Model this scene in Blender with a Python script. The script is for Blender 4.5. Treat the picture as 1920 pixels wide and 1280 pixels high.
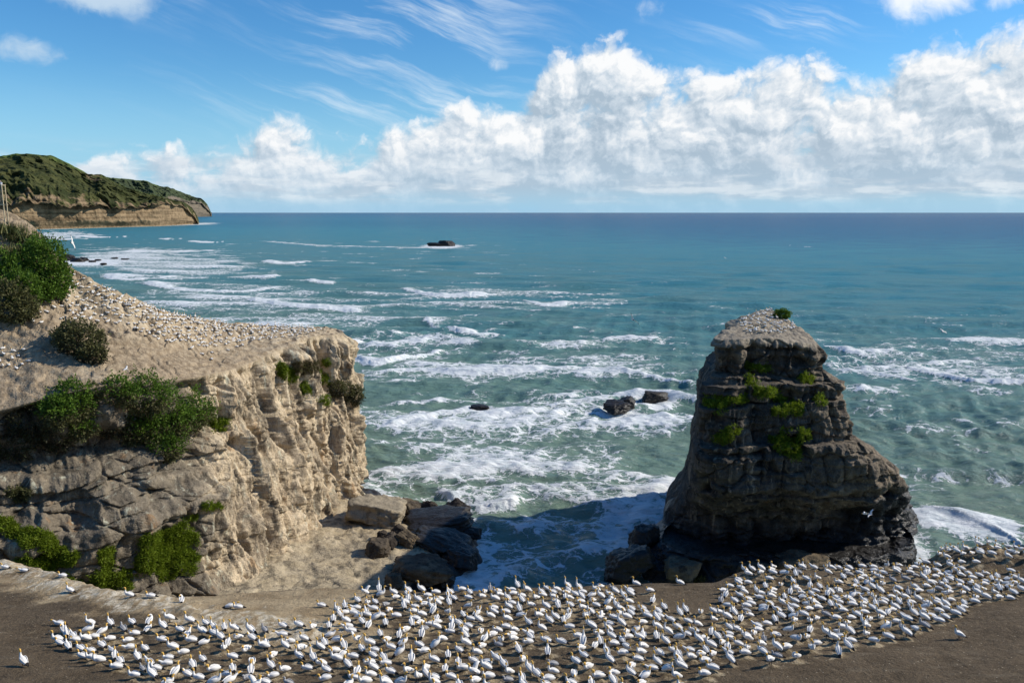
import bpy, bmesh, math, random
import numpy as np
from mathutils import Vector, Matrix
from mathutils.bvhtree import BVHTree

# ------------------------------------------------------------------ camera
for o in list(bpy.data.objects):
    bpy.data.objects.remove(o)
SC = bpy.context.scene
COL = SC.collection
CAM_H = 62.0
PITCH = math.radians(9.2)
cam_d = bpy.data.cameras.new('camera')
cam_d.lens = 28.0
cam_d.sensor_width = 36.0
cam_d.clip_start = 0.5
cam_d.clip_end = 150000.0
cam = bpy.data.objects.new('camera', cam_d)
cam.location = (0, 0, CAM_H)
cam.rotation_euler = (math.radians(90) - PITCH, 0, 0)
COL.objects.link(cam)
SC.camera = cam

# ------------------------------------------------------------------ render settings
SC.view_settings.view_transform = 'Standard'
SC.view_settings.look = 'None'
SC.view_settings.exposure = 0.12
SC.view_settings.gamma = 1.0
SC.view_settings.use_curve_mapping = False
SC.render.engine = 'CYCLES'
SC.cycles.use_denoising = True
SC.cycles.max_bounces = 6
SC.cycles.transparent_max_bounces = 8

# ------------------------------------------------------------------ sun and sky
SUN_EL = math.radians(33)
SUN_AZ = math.radians(11)          # degrees behind the +X axis, towards +Y
sdir = Vector((math.cos(SUN_EL) * math.cos(SUN_AZ), math.cos(SUN_EL) * math.sin(SUN_AZ), math.sin(SUN_EL)))
sun_d = bpy.data.lights.new('sun', 'SUN')
sun_d.energy = 4.9
sun_d.angle = math.radians(0.5)
sun_d.color = (1.0, 0.93, 0.82)
sun = bpy.data.objects.new('sun', sun_d)
sun.rotation_euler = (-sdir).to_track_quat('-Z', 'Y').to_euler()
sun.location = (200, 30, 200)
COL.objects.link(sun)


class NB:
    """small node-graph builder"""
    def __init__(self, tree):
        self.t = tree
        self.n = tree.nodes
        self.l = tree.links
        self.dims = '3D'

    def node(self, typ, **kw):
        nd = self.n.new(typ)
        for k, v in kw.items():
            setattr(nd, k, v)
        return nd

    def put(self, sock, v):
        if v is None:
            return
        if hasattr(v, 'is_output') or isinstance(v, bpy.types.NodeSocket):
            self.l.new(v, sock)
        else:
            if isinstance(v, (tuple, list)) and len(v) == 3 and sock.type == 'RGBA':
                v = (*v, 1)
            sock.default_value = v

    def m(self, op, a, b=None, c=None, clamp=False):
        nd = self.node('ShaderNodeMath', operation=op, use_clamp=clamp)
        self.put(nd.inputs[0], a)
        self.put(nd.inputs[1], b)
        self.put(nd.inputs[2], c)
        return nd.outputs[0]

    def add(self, a, b): return self.m('ADD', a, b)
    def sub(self, a, b): return self.m('SUBTRACT', a, b)
    def mul(self, a, b): return self.m('MULTIPLY', a, b)

    def vm(self, op, a, b=None, scale=None):
        nd = self.node('ShaderNodeVectorMath', operation=op)
        self.put(nd.inputs[0], a)
        if b is not None:
            self.put(nd.inputs[1], b)
        if scale is not None:
            self.put(nd.inputs['Scale'], scale)
        return nd.outputs['Value'] if op in ('LENGTH', 'DOT_PRODUCT', 'DISTANCE') else nd.outputs[0]

    def sep(self, v):
        nd = self.node('ShaderNodeSeparateXYZ')
        self.put(nd.inputs[0], v)
        return nd.outputs[0], nd.outputs[1], nd.outputs[2]

    def comb(self, x, y, z):
        nd = self.node('ShaderNodeCombineXYZ')
        for i, v in enumerate((x, y, z)):
            self.put(nd.inputs[i], v)
        return nd.outputs[0]

    def smooth(self, v, a, b, lo=0.0, hi=1.0):
        nd = self.node('ShaderNodeMapRange', interpolation_type='SMOOTHSTEP')
        for k, x in zip((0, 1, 2, 3, 4), (v, a, b, lo, hi)):
            self.put(nd.inputs[k], x)
        return nd.outputs[0]

    def lin(self, v, a, b, lo=0.0, hi=1.0, clamp=True):
        nd = self.node('ShaderNodeMapRange', clamp=clamp)
        for k, x in zip((0, 1, 2, 3, 4), (v, a, b, lo, hi)):
            self.put(nd.inputs[k], x)
        return nd.outputs[0]

    def noise(self, vec, scale, detail=4.0, rough=0.5, dist=0.0, color=False, typ='FBM'):
        nd = self.node('ShaderNodeTexNoise', noise_type=typ, noise_dimensions=self.dims)
        nd.normalize = True
        self.put(nd.inputs['Vector'], vec)
        self.put(nd.inputs['Scale'], scale)
        self.put(nd.inputs['Detail'], detail)
        self.put(nd.inputs['Roughness'], rough)
        self.put(nd.inputs['Distortion'], dist)
        return nd.outputs['Color'] if color else nd.outputs[0]

    def voro(self, vec, scale, feature='F1', detail=0.0, rough=0.5, smooth=None, out=0, rand=1.0):
        nd = self.node('ShaderNodeTexVoronoi', feature=feature, voronoi_dimensions=self.dims)
        self.put(nd.inputs['Vector'], vec)
        self.put(nd.inputs['Scale'], scale)
        self.put(nd.inputs['Detail'], detail)
        self.put(nd.inputs['Roughness'], rough)
        self.put(nd.inputs['Randomness'], rand)
        if smooth is not None:
            self.put(nd.inputs['Smoothness'], smooth)
        return nd.outputs[out]

    def mix(self, f, a, b, blend='MIX'):
        nd = self.node('ShaderNodeMix', data_type='RGBA', blend_type=blend)
        self.put(nd.inputs[0], f)
        self.put(nd.inputs[6], a)
        self.put(nd.inputs[7], b)
        return nd.outputs[2]

    def ramp(self, f, stops, interp='LINEAR'):
        nd = self.node('ShaderNodeValToRGB')
        cr = nd.color_ramp
        cr.interpolation = interp
        while len(cr.elements) < len(stops):
            cr.elements.new(0.5)
        for e, (p, c) in zip(cr.elements, stops):
            e.position = p
            e.color = (*c, 1) if isinstance(c, (tuple, list)) else (c, c, c, 1)
        self.put(nd.inputs[0], f)
        return nd.outputs[0]

    def attr(self, name):
        nd = self.node('ShaderNodeAttribute', attribute_name=name)
        return nd.outputs['Fac']

    def bump(self, h, dist, strength=1.0, normal=None):
        nd = self.node('ShaderNodeBump')
        self.put(nd.inputs['Height'], h)
        self.put(nd.inputs['Distance'], dist)
        self.put(nd.inputs['Strength'], strength)
        self.put(nd.inputs['Normal'], normal)
        return nd.outputs[0]


def build_world():
    w = bpy.data.worlds.new('World')
    SC.world = w
    w.use_nodes = True
    w.cycles.sampling_method = 'MANUAL'
    w.cycles.sample_map_resolution = 256
    w.node_tree.nodes.clear()
    # cloud density group: vector (azimuth, elevation, 0) -> density
    g = bpy.data.node_groups.new('cloud_density', 'ShaderNodeTree')
    g.interface.new_socket('P', in_out='INPUT', socket_type='NodeSocketVector')
    g.interface.new_socket('D', in_out='OUTPUT', socket_type='NodeSocketFloat')
    b = NB(g)
    b.dims = '2D'
    gi = b.node('NodeGroupInput')
    go = b.node('NodeGroupOutput')
    P = gi.outputs[0]
    wv = b.vm('SUBTRACT', b.noise(P, 13, 6, 0.62, color=True), (0.5, 0.5, 0.5))
    Pw = b.vm('ADD', P, b.vm('SCALE', wv, scale=0.05))
    az, el, _ = b.sep(P)
    f1 = b.noise(Pw, 5.0, 10, 0.60)
    vb = b.voro(b.vm('MULTIPLY', Pw, (1.0, 1.25, 1.0)), 12, 'SMOOTH_F1', 4.0, 0.55, 0.3)
    bil = b.sub(1.0, vb)
    stops = [(-.57, .060), (-.47, .085), (-.40, .085), (-.355, .098), (-.33, .085), (-.30, .118), (-.255, .122), (-.215, .092),
             (-.17, .085), (-.15, .115), (-.08, .142), (-.02, .135), (.018, .14), (.04, .215), (.085, .235), (.12, .20), (.16, .19), (.22, .175),
             (.27, .17), (.30, .19), (.35, .185), (.39, .16), (.44, .178), (.47, .19), (.52, .19), (.571, .21)]
    azr = b.lin(az, -0.62, 0.62, 0, 1)
    T = b.mul(b.ramp(azr, [((a + .62) / 1.24, t * 3.0) for a, t in stops], 'B_SPLINE'), 1 / 3.0)
    rel = b.m('DIVIDE', b.sub(b.add(T, 0.014), el), 0.055)
    rel = b.m('MINIMUM', b.m('MAXIMUM', rel, -3.0), 1.3)
    d = b.add(b.mul(f1, 0.66), b.mul(bil, 0.34))
    d = b.add(b.add(d, 0.12), b.mul(rel, 0.38))
    b.l.new(d, go.inputs[0])

    b = NB(w.node_tree)
    b.dims = '2D'
    tc = b.node('ShaderNodeTexCoord')
    dx, dy, dz = b.sep(b.vm('NORMALIZE', tc.outputs['Generated']))
    az = b.m('ARCTAN2', dx, dy)
    el = b.m('ARCSINE', dz)
    P = b.comb(az, el, 0.0)

    def dens(p):
        nd = b.node('ShaderNodeGroup')
        nd.node_tree = g
        b.put(nd.inputs[0], p)
        return nd.outputs[0]
    D = dens(P)
    D2 = dens(b.vm('ADD', P, (0.012, 0.016, 0)))
    D3 = dens(b.vm('ADD', P, (0.0, 0.06, 0)))
    a_c = b.smooth(D, 0.67, 0.88)
    a_c = b.mul(a_c, b.smooth(el, 0.004, 0.035, 0.25, 1.0))
    D4 = dens(b.vm('ADD', P, (0.004, 0.005, 0)))
    light = b.m('ADD', 0.47, b.add(b.mul(b.sub(D, D2), 1.8), b.mul(b.sub(D, D4), 3.0)), clamp=True)
    deep = b.smooth(D3, 0.80, 1.15)                     # much cloud above: greyer underside
    light = b.m('SUBTRACT', light, b.mul(deep, 0.46), clamp=True)
    ccol = b.ramp(light, [(0.0, (0.38, 0.48, 0.58)), (0.3, (0.50, 0.59, 0.68)), (0.55, (0.63, 0.70, 0.77)), (1.0, (0.89, 0.90, 0.91))])
    # distance veil over the far low clouds
    veil = b.smooth(el, 0.0, 0.09, 0.62, 0.0)
    ccol = b.mix(veil, ccol, (0.40, 0.56, 0.70))

    # sky
    sky = b.node('ShaderNodeTexSky', sky_type='NISHITA')
    sky.sun_disc = False
    sky.sun_elevation = SUN_EL
    sky.sun_rotation = math.pi / 2 - SUN_AZ
    sky.air_density = 1.0
    sky.dust_density = 0.25
    sky.ozone_density = 1.3
    skyc = b.vm('SCALE', sky.outputs[0], scale=0.115)
    hs = b.node('ShaderNodeHueSaturation')
    hs.inputs['Saturation'].default_value = 1.35
    hs.inputs['Value'].default_value = 1.0
    b.l.new(skyc, hs.inputs['Color'])
    skyc = b.vm('MULTIPLY', hs.outputs[0], (0.60, 0.91, 1.12))

    # high thin cirrus, combed streaks
    ca, sa = math.cos(math.radians(-17)), math.sin(math.radians(-17))
    u = b.add(b.mul(az, ca), b.mul(el, sa))
    v = b.sub(b.mul(el, ca), b.mul(az, sa))
    wz = b.noise(P, 6, 3, 0.5)
    cv = b.comb(b.mul(u, 5.0), b.add(b.mul(v, 42.0), b.mul(wz, 1.6)), 3.3)
    ci = b.noise(cv, 1.0, 7, 0.62)
    big = b.noise(P, 4.2, 3, 0.5)

    def gauss(a0, e0, ra, re):
        q1 = b.m('POWER', b.m('DIVIDE', b.sub(az, a0), ra), 2.0)
        q2 = b.m('POWER', b.m('DIVIDE', b.sub(el, e0), re), 2.0)
        return b.m('EXPONENT', b.mul(b.add(q1, q2), -1.0))
    cm = b.m('MAXIMUM', gauss(-0.12, 0.22, 0.14, 0.08), b.mul(gauss(-0.12, 0.13, 0.2, 0.03), 0.9))
    cm = b.m('MAXIMUM', cm, b.mul(gauss(0.33, 0.21, 0.1, 0.02), 0.9))
    cm = b.m('MAXIMUM', cm, b.mul(b.smooth(big, 0.55, 0.75), 0.45))
    a_ci = b.mul(b.smooth(ci, 0.42, 0.80), b.mul(cm, 0.8))
    # loose soft puffs
    pf = b.noise(b.vm('ADD', P, b.vm('SCALE', b.vm('SUBTRACT', b.noise(P, 14, 3, 0.5, color=True), (0.5, 0.5, 0.5)), scale=0.05)), 11, 7, 0.6)
    pm = gauss(-0.45, 0.235, 0.055, 0.034)
    for (a0, e0, ra, re, k) in [(-0.565, 0.165, 0.075, 0.018, 0.75), (-0.425, 0.155, 0.024, 0.016, 0.7), (-0.012, 0.172, 0.020, 0.012, 0.72),
                               (0.475, 0.245, 0.06, 0.04, 1.25), (0.165, 0.235, 0.035, 0.02, 0.8), (-0.59, 0.09, 0.04, 0.018, 0.9), (0.53, 0.215, 0.03, 0.02, 0.8)]:
        pm = b.m('MAXIMUM', pm, b.mul(gauss(a0, e0, ra, re), k))
    a_pf = b.mul(b.smooth(b.add(pf, b.mul(pm, 0.55)), 0.72, 1.05), 0.85)
    pcol = b.mix(b.smooth(az, -0.5, 0.5), (0.55, 0.68, 0.80), (0.95, 0.97, 0.99))
    haze = b.smooth(el, -0.01, 0.17, 0.85, 0.0)
    skyc = b.mix(haze, skyc, (0.30, 0.56, 0.82))
    c = b.mix(a_ci, skyc, (0.80, 0.88, 0.94))
    c = b.mix(a_pf, c, pcol)
    c = b.mix(a_c, c, ccol)
    # flat layers low over the horizon
    lo = b.noise(b.comb(b.mul(az, 7.0), b.add(b.mul(el, 46.0), b.mul(wz, 0.8)), 0.0), 1.0, 7, 0.6)
    a_lo = b.mul(b.smooth(lo, 0.40, 0.62), b.mul(b.smooth(el, 0.006, 0.022), b.smooth(el, 0.085, 0.035)))
    lcol = b.mix(b.smooth(b.noise(b.comb(b.mul(az, 14.0), b.mul(el, 60.0), 0.0), 1.0, 5, 0.6), 0.42, 0.62), (0.46, 0.56, 0.66), (0.76, 0.81, 0.85))
    c = b.mix(b.mul(a_lo, 0.6), c, lcol)
    c = b.mix(b.smooth(el, -0.05, -0.012), (0.06, 0.10, 0.12), c)      # below the horizon: open sea
    bg = b.node('ShaderNodeBackground')
    b.l.new(c, bg.inputs['Color'])
    bg.inputs['Strength'].default_value = 1.0
    out = b.node('ShaderNodeOutputWorld')
    b.l.new(bg.outputs[0], out.inputs['Surface'])


build_world()

# ------------------------------------------------------------------ helpers: picture rays, noise, meshes
FPX = 28.0 / 36.0 * 1920.0
CP, SP = math.cos(PITCH), math.sin(PITCH)


def ray(px, py):
    a = (np.asarray(px, float) - 960) / FPX
    v = (640 - np.asarray(py, float)) / FPX
    return np.stack([a, CP + SP * v, -SP + CP * v], -1)


def atY(px, py, Y):
    d = ray(px, py)
    return np.array([0, 0, CAM_H]) + d * (np.asarray(Y, float) / d[..., 1])[..., None]


def atZ(px, py, z):
    d = ray(px, py)
    return np.array([0, 0, CAM_H]) + d * ((np.asarray(z, float) - CAM_H) / d[..., 2])[..., None]


def proj(P):
    P = np.asarray(P, float)
    x, y, z = P[..., 0], P[..., 1], P[..., 2] - CAM_H
    dep = y * CP - z * SP
    up = y * SP + z * CP
    return 960 + FPX * x / dep, 640 - FPX * up / dep


RNG = np.random.default_rng(7)
_perm = RNG.permutation(256)
_perm = np.concatenate([_perm, _perm, _perm])
_gr = RNG.normal(size=(256, 3))
_gr /= np.linalg.norm(_gr, axis=1)[:, None]


def noise3(p):
    p = np.asarray(p, float)
    i = np.floor(p).astype(int)
    f = p - i
    u = f * f * f * (f * (f * 6 - 15) + 10)
    i &= 255
    out = 0
    for dx in (0, 1):
        for dy in (0, 1):
            for dz in (0, 1):
                h = _perm[_perm[_perm[(i[..., 0] + dx) & 255] + ((i[..., 1] + dy) & 255)] + ((i[..., 2] + dz) & 255)]
                g = _gr[h]
                n = g[..., 0] * (f[..., 0] - dx) + g[..., 1] * (f[..., 1] - dy) + g[..., 2] * (f[..., 2] - dz)
                wx = u[..., 0] if dx else 1 - u[..., 0]
                wy = u[..., 1] if dy else 1 - u[..., 1]
                wz = u[..., 2] if dz else 1 - u[..., 2]
                out = out + n * wx * wy * wz
    return out * 1.6


def fbm(p, octv=4, gain=0.5, lac=2.03):
    p = np.asarray(p, float)
    a, s, out = 1.0, 0, 0
    for k in range(octv):
        out = out + a * noise3(p + 17.3 * k)
        s += a
        a *= gain
        p = p * lac
    return out / s


def ridged(p, octv=3, gain=0.5):
    p = np.asarray(p, float)
    a, s, out = 1.0, 0, 0
    for k in range(octv):
        out = out + a * (1 - 2 * np.abs(noise3(p + 31.7 * k)))
        s += a
        a *= gain
        p = p * 2.1
    return out / s


def worley(u, v, seed=0):
    """2-D cells: returns F1, F2, cell random in 0..1"""
    iu, iv = np.floor(u).astype(int), np.floor(v).astype(int)
    f1 = np.full(u.shape, 9.0)
    f2 = np.full(u.shape, 9.0)
    cid = np.zeros(u.shape)
    for du in (-1, 0, 1):
        for dv in (-1, 0, 1):
            a, c = iu + du, iv + dv
            h = _perm[_perm[(a + seed * 13) & 255] + (c & 255)]
            h2 = _perm[h + 57]
            x = a + 0.1 + 0.8 * h / 255.0
            y = c + 0.1 + 0.8 * h2 / 255.0
            d = np.hypot(u - x, v - y)
            nearer = d < f1
            f2 = np.where(nearer, f1, np.minimum(f2, d))
            cid = np.where(nearer, _perm[h2 + 101] / 255.0, cid)
            f1 = np.where(nearer, d, f1)
    return f1, f2, cid


def sstep(a, b, x):
    t = np.clip((np.asarray(x, float) - a) / (b - a), 0, 1)
    return t * t * (3 - 2 * t)


def V3(x, y, z):
    return np.stack(np.broadcast_arrays(x, y, z), -1)


def new_obj(name, verts, faces, mat=None, parent=None, smooth=True, mats=None, fmat=None):
    me = bpy.data.meshes.new(name)
    verts = np.asarray(verts, np.float32).reshape(-1, 3)
    faces = np.asarray(faces, np.int32)
    k = faces.shape[1]
    me.vertices.add(len(verts))
    me.vertices.foreach_set('co', verts.ravel())
    me.loops.add(len(faces) * k)
    me.loops.foreach_set('vertex_index', faces.ravel())
    me.polygons.add(len(faces))
    me.polygons.foreach_set('loop_start', np.arange(0, len(faces) * k, k, dtype=np.int32))
    if mats:
        for mm in mats:
            me.materials.append(mm)
        if fmat is not None:
            me.polygons.foreach_set('material_index', np.asarray(fmat, np.int32))
    elif mat:
        me.materials.append(mat)
    me.polygons.foreach_set('use_smooth', np.full(len(faces), smooth))
    me.update(calc_edges=True)
    me.validate()
    o = bpy.data.objects.new(name, me)
    COL.objects.link(o)
    if parent:
        o.parent = parent
    return o


def set_attr(o, name, vals):
    a = o.data.attributes.new(name, 'FLOAT', 'POINT')
    a.data.foreach_set('value', np.asarray(vals, np.float32).ravel())


def grid_faces(nr, nc, wrap=False):
    r = np.arange(nr - 1)[:, None]
    c = np.arange(nc if wrap else nc - 1)[None, :]
    c2 = (c + 1) % nc
    a = r * nc + c
    b_ = r * nc + c2
    return np.stack([a, b_, b_ + nc, a + nc], -1).reshape(-1, 4)


def struct(o):
    o['kind'] = 'structure'
    return o


def tag(o, label, cat, group=None):
    o['label'] = label
    o['category'] = cat
    if group:
        o['group'] = group
    return o


def empty(name, loc):
    o = bpy.data.objects.new(name, None)
    o.location = loc
    o.empty_display_size = 0.5
    COL.objects.link(o)
    return o


def bvh_of(V, F):
    return BVHTree.FromPolygons(np.asarray(V, float).reshape(-1, 3).tolist(), np.asarray(F).tolist())


def shoot(trees, px, py):
    d = ray(px, py)
    d = Vector(d).normalized()
    best = None
    for t in trees:
        h = t.ray_cast(Vector((0, 0, CAM_H)), d)
        if h[0] is not None and (best is None or h[3] < best[3]):
            best = h
    return best


def in_poly(x, y, poly):
    x, y = np.asarray(x, float), np.asarray(y, float)
    inside = np.zeros(x.shape, bool)
    n = len(poly)
    for i in range(n):
        x0, y0 = poly[i]
        x1, y1 = poly[(i + 1) % n]
        c = ((y0 > y) != (y1 > y)) & (x < (x1 - x0) * (y - y0) / (y1 - y0 + 1e-12) + x0)
        inside ^= c
    return inside


def seg_dist(x, y, pts):
    """distance to a polyline"""
    d = np.full(np.shape(x), 1e9)
    for (x0, y0), (x1, y1) in zip(pts[:-1], pts[1:]):
        dx, dy = x1 - x0, y1 - y0
        t = np.clip(((x - x0) * dx + (y - y0) * dy) / (dx * dx + dy * dy + 1e-9), 0, 1)
        d = np.minimum(d, np.hypot(x - x0 - t * dx, y - y0 - t * dy))
    return d


def catmull(P, n, closed=False):
    """resample control rows P (k, ...) to n rows, smooth"""
    P = np.asarray(P, float)
    k = len(P)
    t = np.linspace(0, k - 1, n)
    i = np.clip(np.floor(t).astype(int), 0, k - 2)
    f = (t - i).reshape((-1,) + (1,) * (P.ndim - 1))
    p0, p1, p2, p3 = P[np.clip(i - 1, 0, k - 1)], P[i], P[i + 1], P[np.clip(i + 2, 0, k - 1)]
    return 0.5 * ((2 * p1) + (-p0 + p2) * f + (2 * p0 - 5 * p1 + 4 * p2 - p3) * f ** 2 + (-p0 + 3 * p1 - 3 * p2 + p3) * f ** 3)


# ------------------------------------------------------------------ materials
def new_mat(name):
    m = bpy.data.materials.new(name)
    m.use_nodes = True
    m.node_tree.nodes.clear()
    b = NB(m.node_tree)
    bs = b.node('ShaderNodeBsdfPrincipled')
    out = b.node('ShaderNodeOutputMaterial')
    b.l.new(bs.outputs[0], out.inputs['Surface'])
    geo = b.node('ShaderNodeNewGeometry')
    return m, b, bs, geo.outputs['Position']


def flat_mat(name, col, rough=0.8, var=0.15, scale=3.0, spec=0.3):
    m, b, bs, P = new_mat(name)
    n = b.noise(P, scale, 3, 0.5)
    c = b.mix(n, tuple(x * (1 - var) for x in col), tuple(min(1, x * (1 + var)) for x in col))
    b.l.new(c, bs.inputs['Base Color'])
    bs.inputs['Roughness'].default_value = rough
    bs.inputs['Specular IOR Level'].default_value = spec
    return m


def rock_mat(name, warm_a, warm_b, grey_a, grey_b, wet=(0.03, 0.027, 0.022), streak=0.5, rust=0.3, top=None, wetrough=0.42, bumpk=1.0, guano=0.0):
    """weathered layered rock; attributes: warm (0 grey..1 tan), wet (0..1), topw (soil and guano on flat tops)"""
    m, b, bs, P = new_mat(name)
    x, y, z = b.sep(P)
    wob = b.noise(P, 0.12, 3, 0.5)
    zz = b.add(z, b.mul(wob, 5.0))
    strata = b.noise(b.comb(b.mul(x, 0.03), b.mul(y, 0.03), b.mul(zz, 1.1)), 1.0, 5, 0.62)
    mott = b.noise(P, 0.5, 8, 0.62)
    fine = b.noise(P, 4.0, 6, 0.65)
    vstr = b.noise(b.comb(b.mul(x, 0.9), b.mul(y, 0.9), b.mul(z, 0.07)), 1.0, 6, 0.62, dist=0.4)
    f = b.add(b.mul(mott, 0.6), b.mul(strata, 0.4))
    wcol = b.mix(b.smooth(f, 0.35, 0.65), warm_a, warm_b)
    gcol = b.mix(b.smooth(f, 0.35, 0.65), grey_a, grey_b)
    wa = b.attr('warm')
    wsel = b.smooth(b.add(wa, b.mul(b.sub(b.noise(P, 0.16, 5, 0.6), 0.5), 1.6)), 0.25, 0.75)
    c = b.mix(wsel, gcol, wcol)
    # rusty seeps and dark lichen patches
    ru = b.mul(b.smooth(b.noise(b.comb(b.mul(x, .35), b.mul(y, .35), b.mul(z, .12)), 1.0, 5, 0.6), 0.58, 0.70), rust)
    c = b.mix(ru, c, (0.30, 0.15, 0.05))
    li = b.mul(b.smooth(b.noise(b.comb(b.mul(x, .3), b.mul(y, .3), b.mul(z, .13)), 1.5, 7, 0.68), 0.50, 0.62), 0.82)
    c = b.mix(li, c, tuple(0.62 * g for g in grey_a))
    dr = b.mul(b.smooth(b.noise(b.comb(b.mul(x, .17), b.mul(y, .17), b.mul(z, .055)), 1.0, 6, 0.64, dist=0.5), 0.50, 0.60), 0.62)
    c = b.mix(dr, c, b.mix(b.smooth(fine, 0.3, 0.7), tuple(0.8 * g for g in grey_a), grey_b))
    # pale mineral / guano streaks running down
    st = b.mul(b.smooth(vstr, 0.55, 0.72), streak)
    c = b.mix(st, c, tuple(min(0.72, 1.5 * w) for w in warm_b))
    c = b.mix(b.smooth(fine, 0.2, 0.8), b.mix(0.28, c, (0, 0, 0)), c)
    if top:
        tw = b.attr('topw')
        tn = b.smooth(b.noise(P, 1.1, 7, 0.66), 0.40, 0.62)
        tc = b.mix(tn, top[0], top[1])
        if guano:
            sp = b.smooth(b.noise(P, 0.7, 5, 0.62), 0.42, 0.64)
            tc = b.mix(b.mul(sp, b.mul(b.attr('guano'), guano)), tc, (0.52, 0.43, 0.30))
        c = b.mix(tw, c, tc)
    wt = b.attr('wet')
    wn = b.smooth(b.add(wt, b.mul(b.sub(b.noise(P, 0.35, 5, 0.6), 0.5), 0.7)), 0.35, 0.65)
    c = b.mix(wn, c, wet)
    b.l.new(c, bs.inputs['Base Color'])
    b.l.new(b.add(b.mul(wn, wetrough - 0.9), 0.9), bs.inputs['Roughness'])
    b.l.new(b.add(b.mul(wn, 0.15), 0.15), bs.inputs['Specular IOR Level'])
    h = b.add(b.mul(mott, 0.7), b.mul(strata, 0.35))
    h = b.add(h, b.mul(fine, 0.14))
    h = b.add(h, b.mul(vstr, 0.25))
    bed = b.noise(b.comb(b.mul(x, .06), b.mul(y, .06), b.mul(zz, 2.6)), 1.0, 4, 0.6)
    h = b.add(h, b.mul(bed, 0.16))
    chip = b.voro(b.vm('ADD', P, b.vm('SCALE', b.noise(P, 1.2, 3, 0.5, color=True), scale=0.7)), 0.9, 'F1', 3.0, 0.6)
    h = b.add(h, b.mul(chip, 0.22))
    cr = b.voro(b.vm('ADD', P, b.vm('SCALE', b.noise(P, 0.7, 3, 0.5, color=True), scale=1.6)), 0.21, 'DISTANCE_TO_EDGE')
    crm = b.smooth(b.noise(P, 0.18, 3, 0.5), 0.45, 0.6)
    h = b.add(h, b.mul(b.mul(b.smooth(cr, 0.0, 0.03), crm), 0.13))
    b.l.new(b.bump(h, 0.55 * bumpk, 0.9), bs.inputs['Normal'])
    return m

# ------------------------------------------------------------------ strata table shared by the sandstone
def strata_fn(seed, z0, z1, tmin, tmax, amp):
    r = np.random.default_rng(seed)
    zs, off = [z0], [0.0]
    while zs[-1] < z1:
        zs.append(zs[-1] + r.uniform(tmin, tmax))
        off.append(r.uniform(-1, 1))
    zs, off = np.array(zs), np.array(off) * amp

    def f(z):
        i = np.clip(np.searchsorted(zs, z) - 1, 0, len(zs) - 2)
        t = (z - zs[i]) / (zs[i + 1] - zs[i])
        a, b_ = off[i], off[i + 1]
        base = a + (b_ - a) * sstep(0.82, 1.0, t)
        notch = -0.5 * amp * np.exp(-((t - 0.97) / 0.05) ** 2)      # eroded bedding joint
        return base + notch
    return f


# ------------------------------------------------------------------ the near headland with its cliff
MAT_HEAD = rock_mat('headland_rock', (0.38, 0.29, 0.185), (0.67, 0.54, 0.365), (0.125, 0.104, 0.077), (0.25, 0.208, 0.15),
                    streak=0.55, rust=0.5, top=((0.22, 0.165, 0.105), (0.36, 0.28, 0.185)), guano=0.9)


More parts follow.
